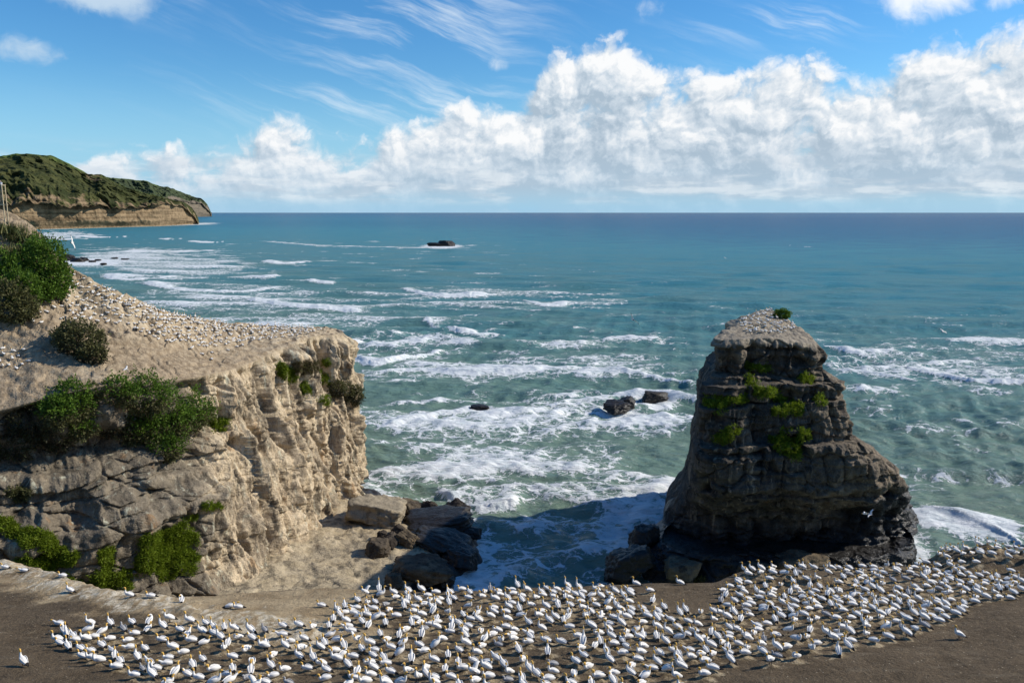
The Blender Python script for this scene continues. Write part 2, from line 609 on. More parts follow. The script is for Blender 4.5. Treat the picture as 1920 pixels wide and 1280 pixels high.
def make_headland():
    #        rim px,py,Y            base px,py,(z)      back px,py,Y
    C = [((-330, 800, 98), (-380, 1190, 8), (-330, 330, 138)),
         ((-150, 785, 102), (-170, 1185, 8), (-150, 350, 139)),
         ((0, 768, 106), (0, 1173, 8), (0, 392, 140)),
         ((100, 742, 109), (120, 1160, 7), (60, 425, 140)),
         ((200, 722, 113), (250, 1145, 6), (110, 482, 138)),
         ((330, 712, 122), (390, 1112, 5), (175, 528, 136)),
         ((400, 700, 130), (450, 1085, 5), (240, 558, 138)),
         ((450, 688, 138), (510, 1045, 5), (320, 586, 145)),
         ((525, 655, 151), (585, 980, 5), (420, 605, 157)),
         ((590, 630, 163), (637, 930, 4.5), (515, 613, 166)),
         ((640, 628, 171), (668, 895, 4), (590, 616, 172)),
         ((641, 621, 180), (672, 872, 3), (612, 616, 178)),
         ((620, 618, 186), (645, 850, 2), (605, 617, 184))]
    rim = np.array([atY(*c[0]) for c in C])
    base = np.array([atZ(*c[1]) for c in C])
    back = np.array([atY(*c[2]) for c in C])
    NS = 560
    rim, base, back = catmull(rim, NS), catmull(base, NS), catmull(back, NS)
    s = np.concatenate([[0], np.cumsum(np.linalg.norm(np.diff(rim[:, :2], axis=0), axis=1))])
    tang = np.gradient(rim[:, :2], axis=0)
    tang /= np.linalg.norm(tang, axis=1)[:, None]
    # smooth tangents
    for _ in range(40):
        tang[1:-1] = (tang[:-2] + 2 * tang[1:-1] + tang[2:]) / 4
    nrm = np.stack([tang[:, 1], -tang[:, 0]], -1)
    si = np.linspace(0, len(C) - 1, NS)              # control-column coordinate
    left = 1 - sstep(5.0, 6.6, si)
    right = 1 - left
    NF, NP, NB_ = 250, 150, 14
    # ---- face
    t = np.linspace(0, 1, NF)[:, None]
    zt = rim[None, :, 2] + (base[None, :, 2] - 2 - rim[None, :, 2]) * t
    # horizontal progress from rim to base: steeper at the top, flared at the foot
    hp = 0.55 * t + 0.45 * t ** 2.2
    hpl = 0.25 * t + 0.75 * sstep(0.25, 1.0, t)
    hh = hp * right[None] + hpl * left[None]
    X = rim[None, :, 0] + (base[None, :, 0] - rim[None, :, 0]) * hh
    Y = rim[None, :, 1] + (base[None, :, 1] - rim[None, :, 1]) * hh
    S = np.broadcast_to(s[None], zt.shape)
    env = sstep(0, 0.06, t)
    P3 = V3(X, Y, zt)
    # fluted face on the right
    sh = S + zt * 0.16
    w1 = fbm(V3(S / 9, zt / 16, 3.1), 3)
    fl = ridged(V3(sh / 6.0 + 0.5 * w1, zt / 30, 0.3), 2, 0.4) * 3.4
    fl += ridged(V3(sh / 2.1 + 0.7 * w1, zt / 10, 5.3), 3, 0.5) * 1.5
    fl += ridged(V3(sh / 0.9 + 0.8 * w1, zt / 6, 15.3), 2, 0.5) * 0.45
    fl += fbm(V3(S / 14, zt / 20, 9.0), 2) * 2.2
    pits = -sstep(0.16, 0.42, fbm(V3(sh / 3.0, zt / 7.5, 21.0), 3)) * 3.6 * (0.4 + 0.6 * sstep(-0.2, 0.3, fbm(V3(S / 12, zt / 9, 33.0), 2)))
    # blocky, jointed and ledged face on the left
    zw = zt + fbm(V3(S / 12, 0.5, 2.0), 2) * 1.6
    st = strata_fn(3, -6, 75, 1.6, 4.2, 0.9)(zw)
    f1, f2, cid = worley((S + 0.55 * zt) / 5.2 + 0.5 * w1, (zt - 0.05 * S) / 3.0, 2)
    jm = sstep(-0.15, 0.25, fbm(V3(S / 11, zt / 6, 55.0), 2))
    blk = ((cid - 0.5) * 1.3 - 0.7 * np.exp(-((f2 - f1) / 0.06) ** 2)) * jm
    g1, g2, _ = worley((S * 0.7 + 0.9 * zt) / 9.0 + 0.3 * w1, (zt - 0.25 * S) / 9.0, 5)
    blk -= 0.8 * np.exp(-((g2 - g1) / 0.035) ** 2)
    over = -3.8 * np.exp(-((zt - 27.5) / 2.6) ** 2) - 1.2 * sstep(24, 30, zt) + 1.8 * np.exp(-((zt - 17.5) / 2.2) ** 2) * (0.6 + 0.8 * fbm(V3(S / 10, 1.0, 7.7), 2))
    led = st * 1.0 + blk + over + ridged(V3(S / 7, zt / 14, 8.0), 3) * 2.6 + fbm(V3(S / 9, zt / 7, 28.0), 3) * 2.4
    fine = fbm(P3 / 1.1, 4, 0.6) * 0.42
    k1, k2, kc = worley(sh / 2.3 + 0.5 * w1, zt / 13.0, 7)
    fl += (kc - 0.5) * 1.5 - 0.9 * np.exp(-((k2 - k1) / 0.07) ** 2)
    d = right[None] * (fl + pits + 0.35 * st + 0.25 * blk) + left[None] * led + fine
    d += -0.9 * np.exp(-((zt - (rim[None, :, 2] - 1.6)) / 0.7) ** 2) * (0.5 + fbm(V3(S / 4, 0, 1.5), 2))     # undercut below the caprock
    d = (d - d.mean(0)[None].mean()) * env
    X = X + nrm[None, :, 0] * d
    Y = Y + nrm[None, :, 1] * d
    Z = zt + fbm(P3 / 2.3 + 40, 2) * 0.25 * env
    face = V3(X, Y, Z)
    # ---- plateau
    q = np.linspace(0, 1, NP)[1:, None]
    PX = rim[None, :, 0] + (back[None, :, 0] - rim[None, :, 0]) * q
    PY = rim[None, :, 1] + (back[None, :, 1] - rim[None, :, 1]) * q
    dz = back[:, 2] - rim[:, 2]
    PZ = rim[None, :, 2] + dz[None] * (0.62 * q + 0.38 * q ** 2)
    e2 = sstep(0, 0.05, q) * (1 - sstep(0.93, 1.0, q) * 0.8)
    amp = 0.45 + 0.9 * np.clip(dz[None] / 20, 0, 1) * sstep(0.25, 0.6, q)
    rough = fbm(V3(PX / 7, PY / 7, PZ / 7), 6, 0.55) * amp * 1.7
    rough += 0.55 * amp * sstep(0.3, 0.6, (fbm(V3(PX / 9, PY / 9, 2.0), 3) * 3 + PZ * 0.6) % 1.0)
    rough += np.maximum(0, ridged(V3(PX / 3.0, PY / 3.0, PZ / 1.6), 3) - 0.25) * 0.35 * amp
    # nest mounds of the colony
    m1, m2, mid = worley(PX / 0.85, PY / 0.85, 9)
    mounds = np.maximum(0, 0.5 - m1) * 0.42
    PZ = PZ + (rough + mounds * sstep(0.3, 0.45, q)) * e2
    plat = V3(PX, PY, PZ)
    # ---- seaward back slope
    r = np.linspace(0, 1, NB_)[1:, None]
    bd = np.stack([-nrm[:, 0] * 0 - 10 + 0 * nrm[:, 0], np.full(NS, 26.0)], -1)
    taper = 1 - sstep(9.5, 12, si)
    BX = plat[-1][None, :, 0] + bd[None, :, 0] * r * taper[None]
    BY = plat[-1][None, :, 1] + bd[None, :, 1] * r * taper[None] + 2 * r
    BZ = plat[-1][None, :, 2] + (-2 - plat[-1][None, :, 2]) * r
    bn = fbm(V3(BX / 8, BY / 8, BZ / 8), 4) * 2.0 * sstep(0, 0.2, r)
    backs = V3(BX + bn, BY + bn * 0.5, BZ)
    G = np.concatenate([face[::-1], plat, backs], 0)
    nr = G.shape[0]
    F = grid_faces(nr, NS)
    o = struct(new_obj('headland', G, F, MAT_HEAD))
    o['label'] = 'sandstone headland with fluted cream cliff and bare sloping top'
    # attributes
    Zr = G[..., 2]
    warm = np.broadcast_to((0.12 + 0.88 * sstep(4.6, 6.4, si))[None], Zr.shape).copy()
    warm += 0.35 * (1 - sstep(2, 9, Zr)) * right[None]
    warm -= 0.25 * sstep(9.2, 10.2, si)[None] * sstep(29, 33, Zr)
    wet = (1 - sstep(1.0, 3.2, Zr)) * 1.0
    topw = np.zeros(Zr.shape)
    topw[NF - 6:NF + NP - 1] = np.concatenate([np.linspace(0, 1, 9), np.ones(NP - 1 - 3)])[:, None]
    guano = np.zeros(Zr.shape)
    px, py = proj(G)
    guano = np.clip(1.3 - seg_dist(px, py, [(130, 545), (250, 590), (400, 622), (600, 628)]) / 45, 0, 1)
    guano = np.maximum(guano, np.clip(1.2 - np.hypot((px - 20) / 45, (py - 670) / 40), 0, 1))
    guano = np.maximum(guano, np.clip(1.2 - np.hypot((px - 150) / 90, (py - 700) / 20), 0, 1) * 0.7)
    for k, v in (('warm', warm), ('wet', wet), ('topw', topw), ('guano', guano)):
        set_attr(o, k, v)
    return o, G.reshape(-1, 3), F


headland, HV, HF = make_headland()
BVH_HEAD = bvh_of(HV, HF)

# ------------------------------------------------------------------ the sea stack
MAT_STACK = rock_mat('stack_rock', (0.125, 0.102, 0.074), (0.27, 0.215, 0.15), (0.055, 0.048, 0.041), (0.120, 0.105, 0.087),
                     wet=(0.028, 0.026, 0.024), streak=0.8, rust=0.25, top=((0.20, 0.17, 0.13), (0.33, 0.28, 0.21)), wetrough=0.30, guano=0.8, bumpk=1.5)


def make_stack():
    silL = np.array([(628, 1323), (700, 1329), (712, 1319), (740, 1308), (810, 1302), (850, 1296), (890, 1290), (925, 1292), (960, 1278), (1000, 1240), (1050, 1198), (1090, 1150), (1120, 1130)], float)
    silR = np.array([(628, 1538), (655, 1552), (690, 1543), (720, 1578), (780, 1591), (830, 1603), (855, 1637), (900, 1690), (950, 1722), (1010, 1748), (1050, 1752), (1120, 1765)], float)
    NZ, NT = 270, 640
    pys = np.linspace(634, 1116, NZ)
    zg = atY(np.full(NZ, 1300.0), pys, 133.0)[:, 2]
    f = np.clip((zg[0] - zg) / zg[0], 0, 1.2)                  # 0 top .. 1 sea
    yf = np.interp(f, [0, .185, .195, .275, .285, .45, .465, .66, .70, .80, .90, .97, 1.2], [131.0, 131.8, 129.9, 130.2, 128.6, 128.9, 127.2, 127.6, 130.5, 136.5, 137, 128, 124])
    YL, YR = yf - 1.0, yf + 4.0
    pl = np.interp(pys, silL[:, 0], silL[:, 1])
    pr = np.interp(pys, silR[:, 0], silR[:, 1])
    k = np.ones(5) / 5
    pl = np.convolve(np.pad(pl, 2, 'edge'), k, 'valid')
    pr = np.convolve(np.pad(pr, 2, 'edge'), k, 'valid')
    A = atY(pl, pys, YL)
    B = atY(pr, pys, YR)
    zlev = A[:, 2]
    xl, xr = A[:, 0], B[:, 0]
    yb = np.interp(f, [0, .5, 1.0, 1.2], [166, 171, 176, 178])
    th = np.linspace(0, 2 * np.pi, NT, endpoint=False)
    # more vertices on the faces towards -Y
    th = th - 0.45 * np.sin(th + np.pi / 2) * -1
    c, sn = np.cos(th), np.sin(th)
    n = (9.0 - 5.4 * sstep(0.3, 0.9, f))[:, None]
    c, sn = np.broadcast_to(c[None], (NZ, NT)), np.broadcast_to(sn[None], (NZ, NT))
    rr = (np.abs(c) ** n + np.abs(sn) ** n) ** (-1 / n)
    ux, uy = c * rr, sn * rr
    cx, hx = (xl + xr) / 2, (xr - xl) / 2
    cy, hy = (yf + yb) / 2, (yb - yf) / 2
    # the plan narrows towards the sea end
    nar = 0.10 * np.clip(uy, 0, 1)
    X = cx[:, None] + hx[:, None] * (ux * (1 - nar))
    Y = cy[:, None] + hy[:, None] * uy
    gk = (0.54 + 1.3 * sstep(0.8, 1.05, f) + 0.42 * (1 - sstep(0.0, 0.3, f)))[:, None]
    X = X * np.minimum(1 + np.clip(Y - yf[:, None], 0, 99) / yf[:, None] * gk * (1 - ux), 1.9 - 0.3 * ux)      # the left wall runs back and outwards
    # the front left corner stands nearer, the right end runs back
    Y = Y + (ux * 3.5) * (uy < 0) * np.clip(1 - f, 0.2, 1)[:, None]
    Z = zlev[:, None] - (2.8 * np.clip(uy, 0, 1) + 1.7 * sstep(-0.2, 1, ux)) * (1 - sstep(0.0, 0.3, f))[:, None]
    nx, ny = np.abs(ux) ** (n - 1) * np.sign(ux), np.abs(uy) ** (n - 1) * np.sign(uy)
    ln = np.hypot(nx, ny)
    nx, ny = nx / ln, ny / ln
    P = V3(X, Y, Z)
    zz = Z + fbm(P / 14, 2) * 2.0 + 0.05 * (X - 40)
    st = strata_fn(11, -10, 60, 1.4, 4.6, 1.35)(zz)
    st2 = strata_fn(12, -10, 60, 0.4, 1.0, 0.26)(zz)
    flute = ridged(V3(X / 4.2, Y / 4.2, Z / 22), 3, 0.5) * 1.5 + ridged(V3(X / 1.7, Y / 1.7, Z / 9 + 4), 2, 0.5) * 0.5
    big = fbm(V3(X / 10, Y / 10, Z / 11), 4, 0.6) * 3.4
    f1, f2, cid = worley((X + Y) / 4.0, Z / 4.5, 4)
    blk = (cid - .5) * 1.3 - 0.7 * np.exp(-((f2 - f1) / 0.06) ** 2)
    scal = -sstep(0.28, 0.6, fbm(V3(X / 5.0, Y / 5.0, Z / 4.0 + 11), 2)) * 2.6      # scooped hollows
    sm = 0.25 + 1.1 * sstep(-0.25, 0.3, fbm(V3(X / 12, Y / 12, Z / 7), 2))
    d = st * sm + st2 + flute + big + blk + scal + fbm(P / 1.0, 4, 0.6) * 0.42
    env = (0.35 + 0.65 * sstep(0, 0.035, f))[:, None]
    edge = np.clip(0.25 + 0.75 * np.abs(ny), 0, 1)        # keep the outline close to its measured profile
    st_m = 1 - sstep(0.06, 0.22, f)[:, None]
    d = d - d.mean() * (1 - st_m) - d.mean(1)[:, None] * st_m
    d = d * env * edge
    X = X + nx * d
    Y = Y + ny * d
    Z = Z + fbm(P / 2.5 + 9, 3) * 0.30 * env
    side = V3(X, Y, Z)
    # top: rings drawn in towards the summit
    NTOP = 70
    ring0 = side[0]
    summ = atY(1441, 579, 158)
    tt = np.linspace(0, 1, NTOP)[1:, None]
    TX = ring0[None, :, 0] + (summ[0] - ring0[None, :, 0]) * tt
    TY = ring0[None, :, 1] + (summ[1] - ring0[None, :, 1]) * tt
    TZ = ring0[None, :, 2] + (summ[2] - ring0[None, :, 2]) * (1 - (1 - tt) ** 1.5)
    # the right shoulder of the cap is lower
    tilt = -3.0 * sstep(50, 58, TX) * (1 - tt) * 0
    TP = V3(TX, TY, TZ)
    TZ = TZ + (fbm(TP / 3.5, 5, 0.58) * 1.3 + fbm(TP / 0.6, 2) * 0.14) * sstep(0, 0.12, tt) * (1 - 0.9 * tt) + tilt
    top = V3(TX, TY, TZ)
    G = np.concatenate([side[::-1], top], 0)
    F = grid_faces(G.shape[0], NT, wrap=True)
    o = struct(new_obj('sea_stack', G, F, MAT_STACK))
    o['label'] = 'tall dark layered rock stack standing in the sea'
    Zr = G[..., 2]
    warm = 0.35 + 0.5 * sstep(0.1, 0.9, (G[..., 0] - 40) / 25) * sstep(4, 16, Zr)
    wet = 1 - sstep(2.5, 9.0, Zr + fbm(G / 6, 3) * 4)
    wet = np.maximum(wet, sstep(58, 63, G[..., 0]) * (1 - sstep(11, 17, Zr)))
    topw = np.zeros(Zr.shape)
    topw[NZ - 3:] = 1
    topw[NZ - 9:NZ - 3] = np.linspace(0, 1, 6)[:, None]
    px, py = proj(G)
    gu = np.clip(1.25 - np.hypot((px - 1440) / 75, (py - 602) / 24), 0, 1) * topw
    for k, v in (('warm', warm), ('wet', wet), ('topw', topw), ('guano', gu)):
        set_attr(o, k, v)
    return o, G.reshape(-1, 3), F


stack, SV, SF = make_stack()
BVH_STACK = bvh_of(SV, SF)

# ------------------------------------------------------------------ rock platform at the foot of the headland
MAT_PLAT = rock_mat('platform_rock', (0.36, 0.285, 0.175), (0.55, 0.45, 0.30), (0.24, 0.20, 0.14), (0.36, 0.30, 0.21),
                    wet=(0.030, 0.027, 0.024), streak=0.1, rust=0.12, wetrough=0.42, bumpk=0.8)


def make_platform():
    edge_px = [(655, 880, 2.5), (700, 905, 2), (745, 935, 1.5), (800, 950, 1.2), (870, 985, 1), (893, 1010, 1), (890, 1045, 1), (862, 1080, 1), (838, 1112, 1), (820, 1150, 1)]
    edge = [tuple(atZ(*e)[:2]) for e in edge_px]
    poly = edge + [(-14, 95), (-62, 95), (-60, 130), (-45, 150), (-42, 172)]
    xs = np.arange(-66, 2, 0.3)
    ys = np.arange(92, 182, 0.3)
    X, Y = np.meshgrid(xs, ys)
    ins = in_poly(X, Y, poly)
    dd = seg_dist(X, Y, edge)
    dd = np.where(ins, dd, -dd)
    nz = fbm(V3(X / 5, Y / 5, 0.3), 4)
    dd2 = dd + nz * 2.2
    Z = -3 + 4.2 * sstep(-2.5, 1.5, dd2) + 0.085 * np.clip(dd, 0, 30) + 0.9 * sstep(2, 10, dd2)
    f1, f2, cid = worley((X + 0.3 * Y) / 6.0, Y / 4.2, 3)
    Z += ((cid - .5) * 0.35 - 0.14 * np.exp(-((f2 - f1) / 0.05) ** 2)) * sstep(-2, 2, dd2)
    terr = fbm(V3(X / 9, Y / 9, 4.4), 3)
    Z += 0.9 * (np.floor(terr * 4) / 4 + 0.25 * sstep(0.7, 1.0, (terr * 4) % 1.0)) + nz * 0.5 + fbm(V3(X, Y, 1) / 1.2, 3) * 0.12
    G = V3(X, Y, Z)
    F = grid_faces(*X.shape)
    keep = (Z.ravel()[F] > -2.7).any(1)
    F = F[keep]
    o = struct(new_obj('rock_platform', G, F, MAT_PLAT))
    set_attr(o, 'warm', np.full(X.shape, 0.9))
    set_attr(o, 'wet', np.maximum(1 - sstep(1.2, 2.3, Z), (1 - sstep(4, 9, dd + nz * 5))))
    return o, G.reshape(-1, 3), F, poly, edge


platform, PV, PF, PLAT_POLY, PLAT_EDGE = make_platform()
BVH_PLAT = bvh_of(PV, PF)

# ------------------------------------------------------------------ the sea
def sea_mat():
    m, b, bs, P = new_mat('sea_water')
    x, y, z = b.sep(P)
    tide = b.attr('tint')          # 0 open ocean .. 1 milky surf water
    fo = b.attr('foam')
    big = b.noise(b.comb(b.mul(x, .012), b.mul(y, .02), 0), 1.0, 4, 0.55)
    t2 = b.add(tide, b.mul(b.sub(big, 0.5), 0.35))
    col = b.ramp(t2, [(0.0, (0.016, 0.092, 0.185)), (0.16, (0.016, 0.125, 0.215)), (0.34, (0.034, 0.195, 0.245)), (0.55, (0.075, 0.198, 0.205)), (0.75, (0.118, 0.210, 0.175)), (1.0, (0.165, 0.225, 0.160))])
    # foam lace: warped cells at two sizes, drawn out along the crests
    q = b.comb(b.mul(x, 0.8), y, 0.0)
    wv = b.vm('SUBTRACT', b.noise(q, 0.22, 5, 0.6, color=True), (.5, .5, .5))
    qw = b.vm('ADD', q, b.vm('SCALE', wv, scale=6.5))
    wv2 = b.vm('SUBTRACT', b.noise(q, 0.9, 4, 0.6, color=True), (.5, .5, .5))
    qw = b.vm('ADD', qw, b.vm('SCALE', wv2, scale=1.5))
    b.dims = '2D'
    c1 = b.voro(qw, 0.20, 'DISTANCE_TO_EDGE')
    c2 = b.voro(qw, 0.55, 'DISTANCE_TO_EDGE')
    b.dims = '3D'
    fb = b.noise(qw, 0.35, 7, 0.62)
    lace = b.m('MAXIMUM', b.smooth(c1, 0.16, 0.0), b.mul(b.smooth(c2, 0.14, 0.0), 0.8))
    f = b.add(fo, b.mul(b.sub(fb, 0.5), 1.1))
    f = b.add(f, b.mul(b.sub(lace, 0.42), 0.42))
    foam = b.smooth(f, 0.34, 0.60)
    foam = b.mul(foam, b.smooth(fo, 0.02, 0.14))
    grey = b.mix(b.smooth(fb, 0.3, 0.7), (0.55, 0.60, 0.60), (0.80, 0.80, 0.78))
    thin = b.mul(b.smooth(fo, 0.05, 0.6), 0.35)                      # aerated water
    col = b.mix(thin, col, (0.16, 0.27, 0.245))
    c = b.mix(foam, col, grey)
    # ripples
    r1 = b.noise(b.comb(b.mul(x, 0.30), b.mul(y, 0.62), 0), 1.0, 8, 0.64, dist=0.3)
    r2 = b.noise(b.comb(b.mul(x, 0.035), b.mul(y, 0.10), 5.0), 1.0, 5, 0.55)
    h = b.add(r1, b.mul(r2, 3.0))
    h = b.add(h, b.mul(foam, 0.16))
    nrm = b.bump(h, 1.0, 1.0)
    b.n.remove(bs)
    df = b.node('ShaderNodeBsdfDiffuse')
    b.l.new(c, df.inputs['Color'])
    b.l.new(nrm, df.inputs['Normal'])
    gl = b.node('ShaderNodeBsdfGlossy')
    gl.inputs['Roughness'].default_value = 0.16
    b.l.new(nrm, gl.inputs['Normal'])
    lw = b.node('ShaderNodeLayerWeight')
    lw.inputs['Blend'].default_value = 0.5
    b.l.new(nrm, lw.inputs['Normal'])
    # rough sea: the unresolved facets keep grazing reflection well below a mirror's
    fr = b.add(0.02, b.mul(b.m('POWER', lw.outputs['Facing'], 4.5), 0.36))
    fr = b.mul(fr, b.sub(1.0, b.mul(foam, 0.9)))
    mx = b.node('ShaderNodeMixShader')
    b.l.new(fr, mx.inputs[0])
    b.l.new(df.outputs[0], mx.inputs[1])
    b.l.new(gl.outputs[0], mx.inputs[2])
    outn = [n for n in b.n if n.type == 'OUTPUT_MATERIAL'][0]
    b.l.new(mx.outputs[0], outn.inputs['Surface'])
    return m


# breaking waves: crest line (photo points on the water), height, foam length seaward
BREAK = [
    ([(755, 540), (800, 552), (850, 556), (940, 551)], 1.5, 16, 1.0),
    ([(982, 562), (1020, 572), (1065, 570)], 1.3, 12, 1.0),
    ([(800, 602), (860, 620), (945, 624)], 1.5, 22, 1.0),
    ([(495, 489), (530, 494), (580, 491)], 1.4, 18, 1.0),
    ([(465, 517), (500, 521), (530, 519)], 1.2, 16, 0.9),
    ([(570, 524), (600, 529), (625, 532)], 1.2, 14, 0.8),
    ([(195, 518), (250, 524), (340, 518)], 1.3, 26, 1.0),
    ([(272, 530), (350, 543), (450, 546), (520, 540)], 1.5, 34, 1.0),
    ([(465, 560), (540, 572), (640, 580), (690, 583)], 1.4, 28, 1.0),
    ([(235, 470), (300, 472), (400, 470)], 1.0, 22, 0.9),
    ([(355, 452), (400, 455), (430, 452)], 0.9, 20, 0.8),
    ([(145, 442), (200, 446), (240, 443)], 1.2, 30, 0.9),
    ([(80, 445), (120, 449), (180, 447)], 1.2, 40, 0.9),
    ([(305, 447), (325, 449), (345, 447)], 1.0, 12, 0.8),
    ([(650, 668), (700, 682), (760, 672), (830, 655)], 1.4, 12, 1.0),
    ([(690, 700), (800, 694), (900, 700), (1000, 694), (1100, 690), (1220, 706), (1330, 722)], 0.9, 30, 0.62),
    ([(1560, 655), (1640, 668), (1700, 690), (1790, 708), (1870, 716), (1960, 716)], 1.3, 34, 0.85),
    ([(1560, 690), (1640, 700), (1720, 712)], 0.8, 16, 0.7),
    ([(690, 762), (760, 752), (860, 748), (960, 745), (1060, 740), (1200, 742), (1310, 748)], 0.7, 7, 0.7),
    ([(720, 800), (790, 782), (860, 772), (900, 772)], 0.7, 6, 0.75),
    ([(820, 915), (870, 935), (920, 943), (975, 938)], 1.6, 10, 1.0),
    ([(1480, 460), (1500, 464), (1520, 462)], 0.5, 10, 0.3),
    ([(720, 463), (800, 464), (890, 460)], 0.3, 8, 0.75),
    ([(495, 452), (600, 460), (720, 463)], 0.4, 7, 0.6),
    ([(1740, 960), (1800, 975), (1870, 1000), (1930, 1030)], 0.5, 10, 0.8),
]
# areas of drifting foam: centre, radii (photo px on the water), strength
PATCH = [
    (980, 690, 330, 26, .55), (860, 560, 330, 26, .18), (560, 600, 260, 18, .42), (440, 565, 230, 26, .36), (330, 500, 180, 30, .40), (250, 480, 120, 16, .45),
    (760, 650, 160, 30, .38), (1130, 640, 150, 26, .22), (1000, 790, 300, 42, .50), (800, 800, 120, 40, .50), (900, 860, 190, 55, .58), (760, 880, 90, 34, .55),
    (1090, 860, 180, 50, .42), (1200, 790, 110, 45, .42), (1000, 930, 190, 26, .42), (1190, 900, 110, 36, .40),
    (940, 1040, 90, 75, .52), (1090, 1000, 150, 60, .40), (1050, 1070, 110, 40, .38), (1000, 975, 140, 30, .42), (1180, 960, 80, 40, .40), (880, 1090, 60, 30, .60), (1140, 1080, 50, 30, .45),
    (1740, 680, 190, 42, .45), (1850, 650, 120, 30, .30), (1640, 660, 80, 26, .40), (1760, 790, 200, 26, .16), (1700, 900, 80, 40, .30), (1800, 990, 130, 50, .50), (1880, 1010, 60, 30, .45),
    (1660, 740, 90, 24, .22), (700, 700, 60, 20, .25), (640, 640, 100, 14, .3), (200, 490, 80, 14, .5), (110, 440, 70, 8, .4), (1100, 570, 120, 5, .28),
]


def build_sea():
    pys = np.concatenate([np.linspace(1500, 1120, 60)[:-1], np.linspace(1120, 399.2, 520)])
    Ys = np.array([atZ(960, p, 0)[1] for p in pys])
    Ys = np.concatenate([Ys, np.geomspace(Ys[-1] * 1.25, 90000, 6)])
    ru = np.concatenate([np.linspace(-3.2, -0.80, 30)[:-1], np.linspace(-0.80, 0.80, 1060), np.linspace(0.80, 3.2, 30)[1:]])
    X = Ys[:, None] * ru[None]
    Y = np.broadcast_to(Ys[:, None], X.shape).copy()
    px, py = proj(V3(X, Y, np.zeros(X.shape)))
    dY = np.gradient(Ys)[:, None]
    dX = (Ys * (1.6 / 1060))[:, None]
    r = np.random.default_rng(5)
    Z = np.zeros(X.shape)
    warp = fbm(V3(X / 90, Y / 60, 1.0), 3) * 14
    for lam, amp, n in ((62, .85, 4), (38, .75, 5), (22, .62, 6), (12, .45, 8), (6.5, .24, 9), (3.6, .12, 9)):
        fade = sstep(2.0, 4.5, lam / dY)
        if not (fade > 0).any():
            continue
        rows = np.where(fade[:, 0] > 0)[0]
        sl = slice(rows[0], rows[-1] + 1)
        for k in range(n):
            L = lam * r.uniform(.8, 1.25)
            sp = 0.35 if lam > 20 else (0.6 if lam > 10 else 1.0)
            a = math.radians(-90 - 6) + r.normal() * sp
            ph = r.uniform(0, 6.28)
            arg = (X[sl] * math.cos(a) + (Y[sl] + warp[sl]) * math.sin(a)) * 2 * math.pi / L + ph
            w = (0.5 + 0.5 * np.sin(arg)) ** 1.7 * 2 - 0.9
            fx = sstep(1.5, 3.5, L / np.maximum(abs(math.cos(a)) * dX[sl], 1e-3))
            Z[sl] += amp / math.sqrt(n) * w * fade[sl] * fx
    grp = 0.55 + 0.7 * sstep(-0.3, 0.4, fbm(V3(X / 160, Y / 90, 6.0), 3))
    Z *= grp
    foam = np.zeros(X.shape)
    wx = fbm(V3(X / 30, Y / 22, 1.7), 4) * 1.1
    wy = fbm(V3(X / 30, Y / 22, 7.7), 4) * 1.1
    for cx, cy, rx, ry, k in PATCH:
        d = np.hypot((px - cx) / rx + wx, (py - cy) / ry + wy)
        foam = np.maximum(foam, (k + 0.19) * (1 - sstep(0.3, 1.25, d)))
    # breakers in world space
    for pts, h, tail, k in BREAK:
        W = np.array([atZ(p[0], p[1], 0.0)[:2] for p in pts])
        Wd = catmull(W, 60)
        o = np.argsort(Wd[:, 0])
        Wd = Wd[o]
        x0, x1 = Wd[0, 0], Wd[-1, 0]
        mrg = 0.12 * (x1 - x0)
        y_lo, y_hi = Wd[:, 1].min() - 15, Wd[:, 1].max() + tail * 2.5 + 10
        rows = np.where((Ys > y_lo) & (Ys < y_hi))[0]
        if len(rows) < 2:
            continue
        sl = slice(rows[0], rows[-1] + 1)
        yc = np.interp(X[sl], Wd[:, 0], Wd[:, 1]) + fbm(V3(X[sl] / 9, 0, h * 7), 3) * 2.4
        inx = sstep(x0 - mrg, x0 + mrg, X[sl]) * (1 - sstep(x1 - mrg, x1 + mrg, X[sl]))
        dy = Y[sl] - yc                       # + seaward
        wv = 0.6 + 0.8 * sstep(-0.4, 0.4, fbm(V3(X[sl] / 14, 3.0, h * 3), 2))
        wd = np.maximum(1.6, 1.4 * dY[sl])
        lump = 0.75 + 0.5 * fbm(V3(X[sl] / 2.2, Y[sl] / 2.2, 5.5), 3)
        prof = np.where(dy < 0, np.exp(-(dy / wd) ** 2) * lump, np.exp(-(dy / (5.0 + wd)) ** 2))
        Z[sl] += h * prof * inx * wv
        scale = max(1.0, float(np.median(Wd[:, 1])) / 260.0)
        ff = np.where(dy < 0, np.exp(-(dy / (3.2 * scale)) ** 2), np.exp(-np.maximum(dy, 0) / tail) * 0.66 + 0.5 * np.exp(-(dy / (2.5 * scale)) ** 2)) * inx * k
        foam[sl] = np.maximum(foam[sl], ff * (0.65 + 0.35 * wv))
    foam = foam + np.where(foam > 0.05, 0.26 * np.clip(Z / 0.8, -1, 1.2) * sstep(0.05, 0.3, foam), 0)
    # surf round the rocks
    def near(cx, cy, rx, ry, k, w=0.5):
        nonlocal foam
        d = np.hypot((X - cx) / rx, (Y - cy) / ry)
        foam = np.maximum(foam, k * (1 - sstep(1.0, 1.0 + w, d)))
    near(48, 150, 29, 30, 0.72, 0.22)
    dd = seg_dist(X, Y, PLAT_EDGE)
    foam = np.maximum(foam, 0.75 * (1 - sstep(0, 9, dd)))
    for (qx, qy, rx, ry) in ((828, 462, 42, 5), (1160, 768, 55, 14), (1232, 750, 45, 12), (896, 768, 40, 10), (170, 492, 75, 9)):
        d = np.hypot((px - qx) / rx, (py - qy) / ry)
        foam = np.maximum(foam, 0.8 * (1 - sstep(0.5, 1.25, d)))
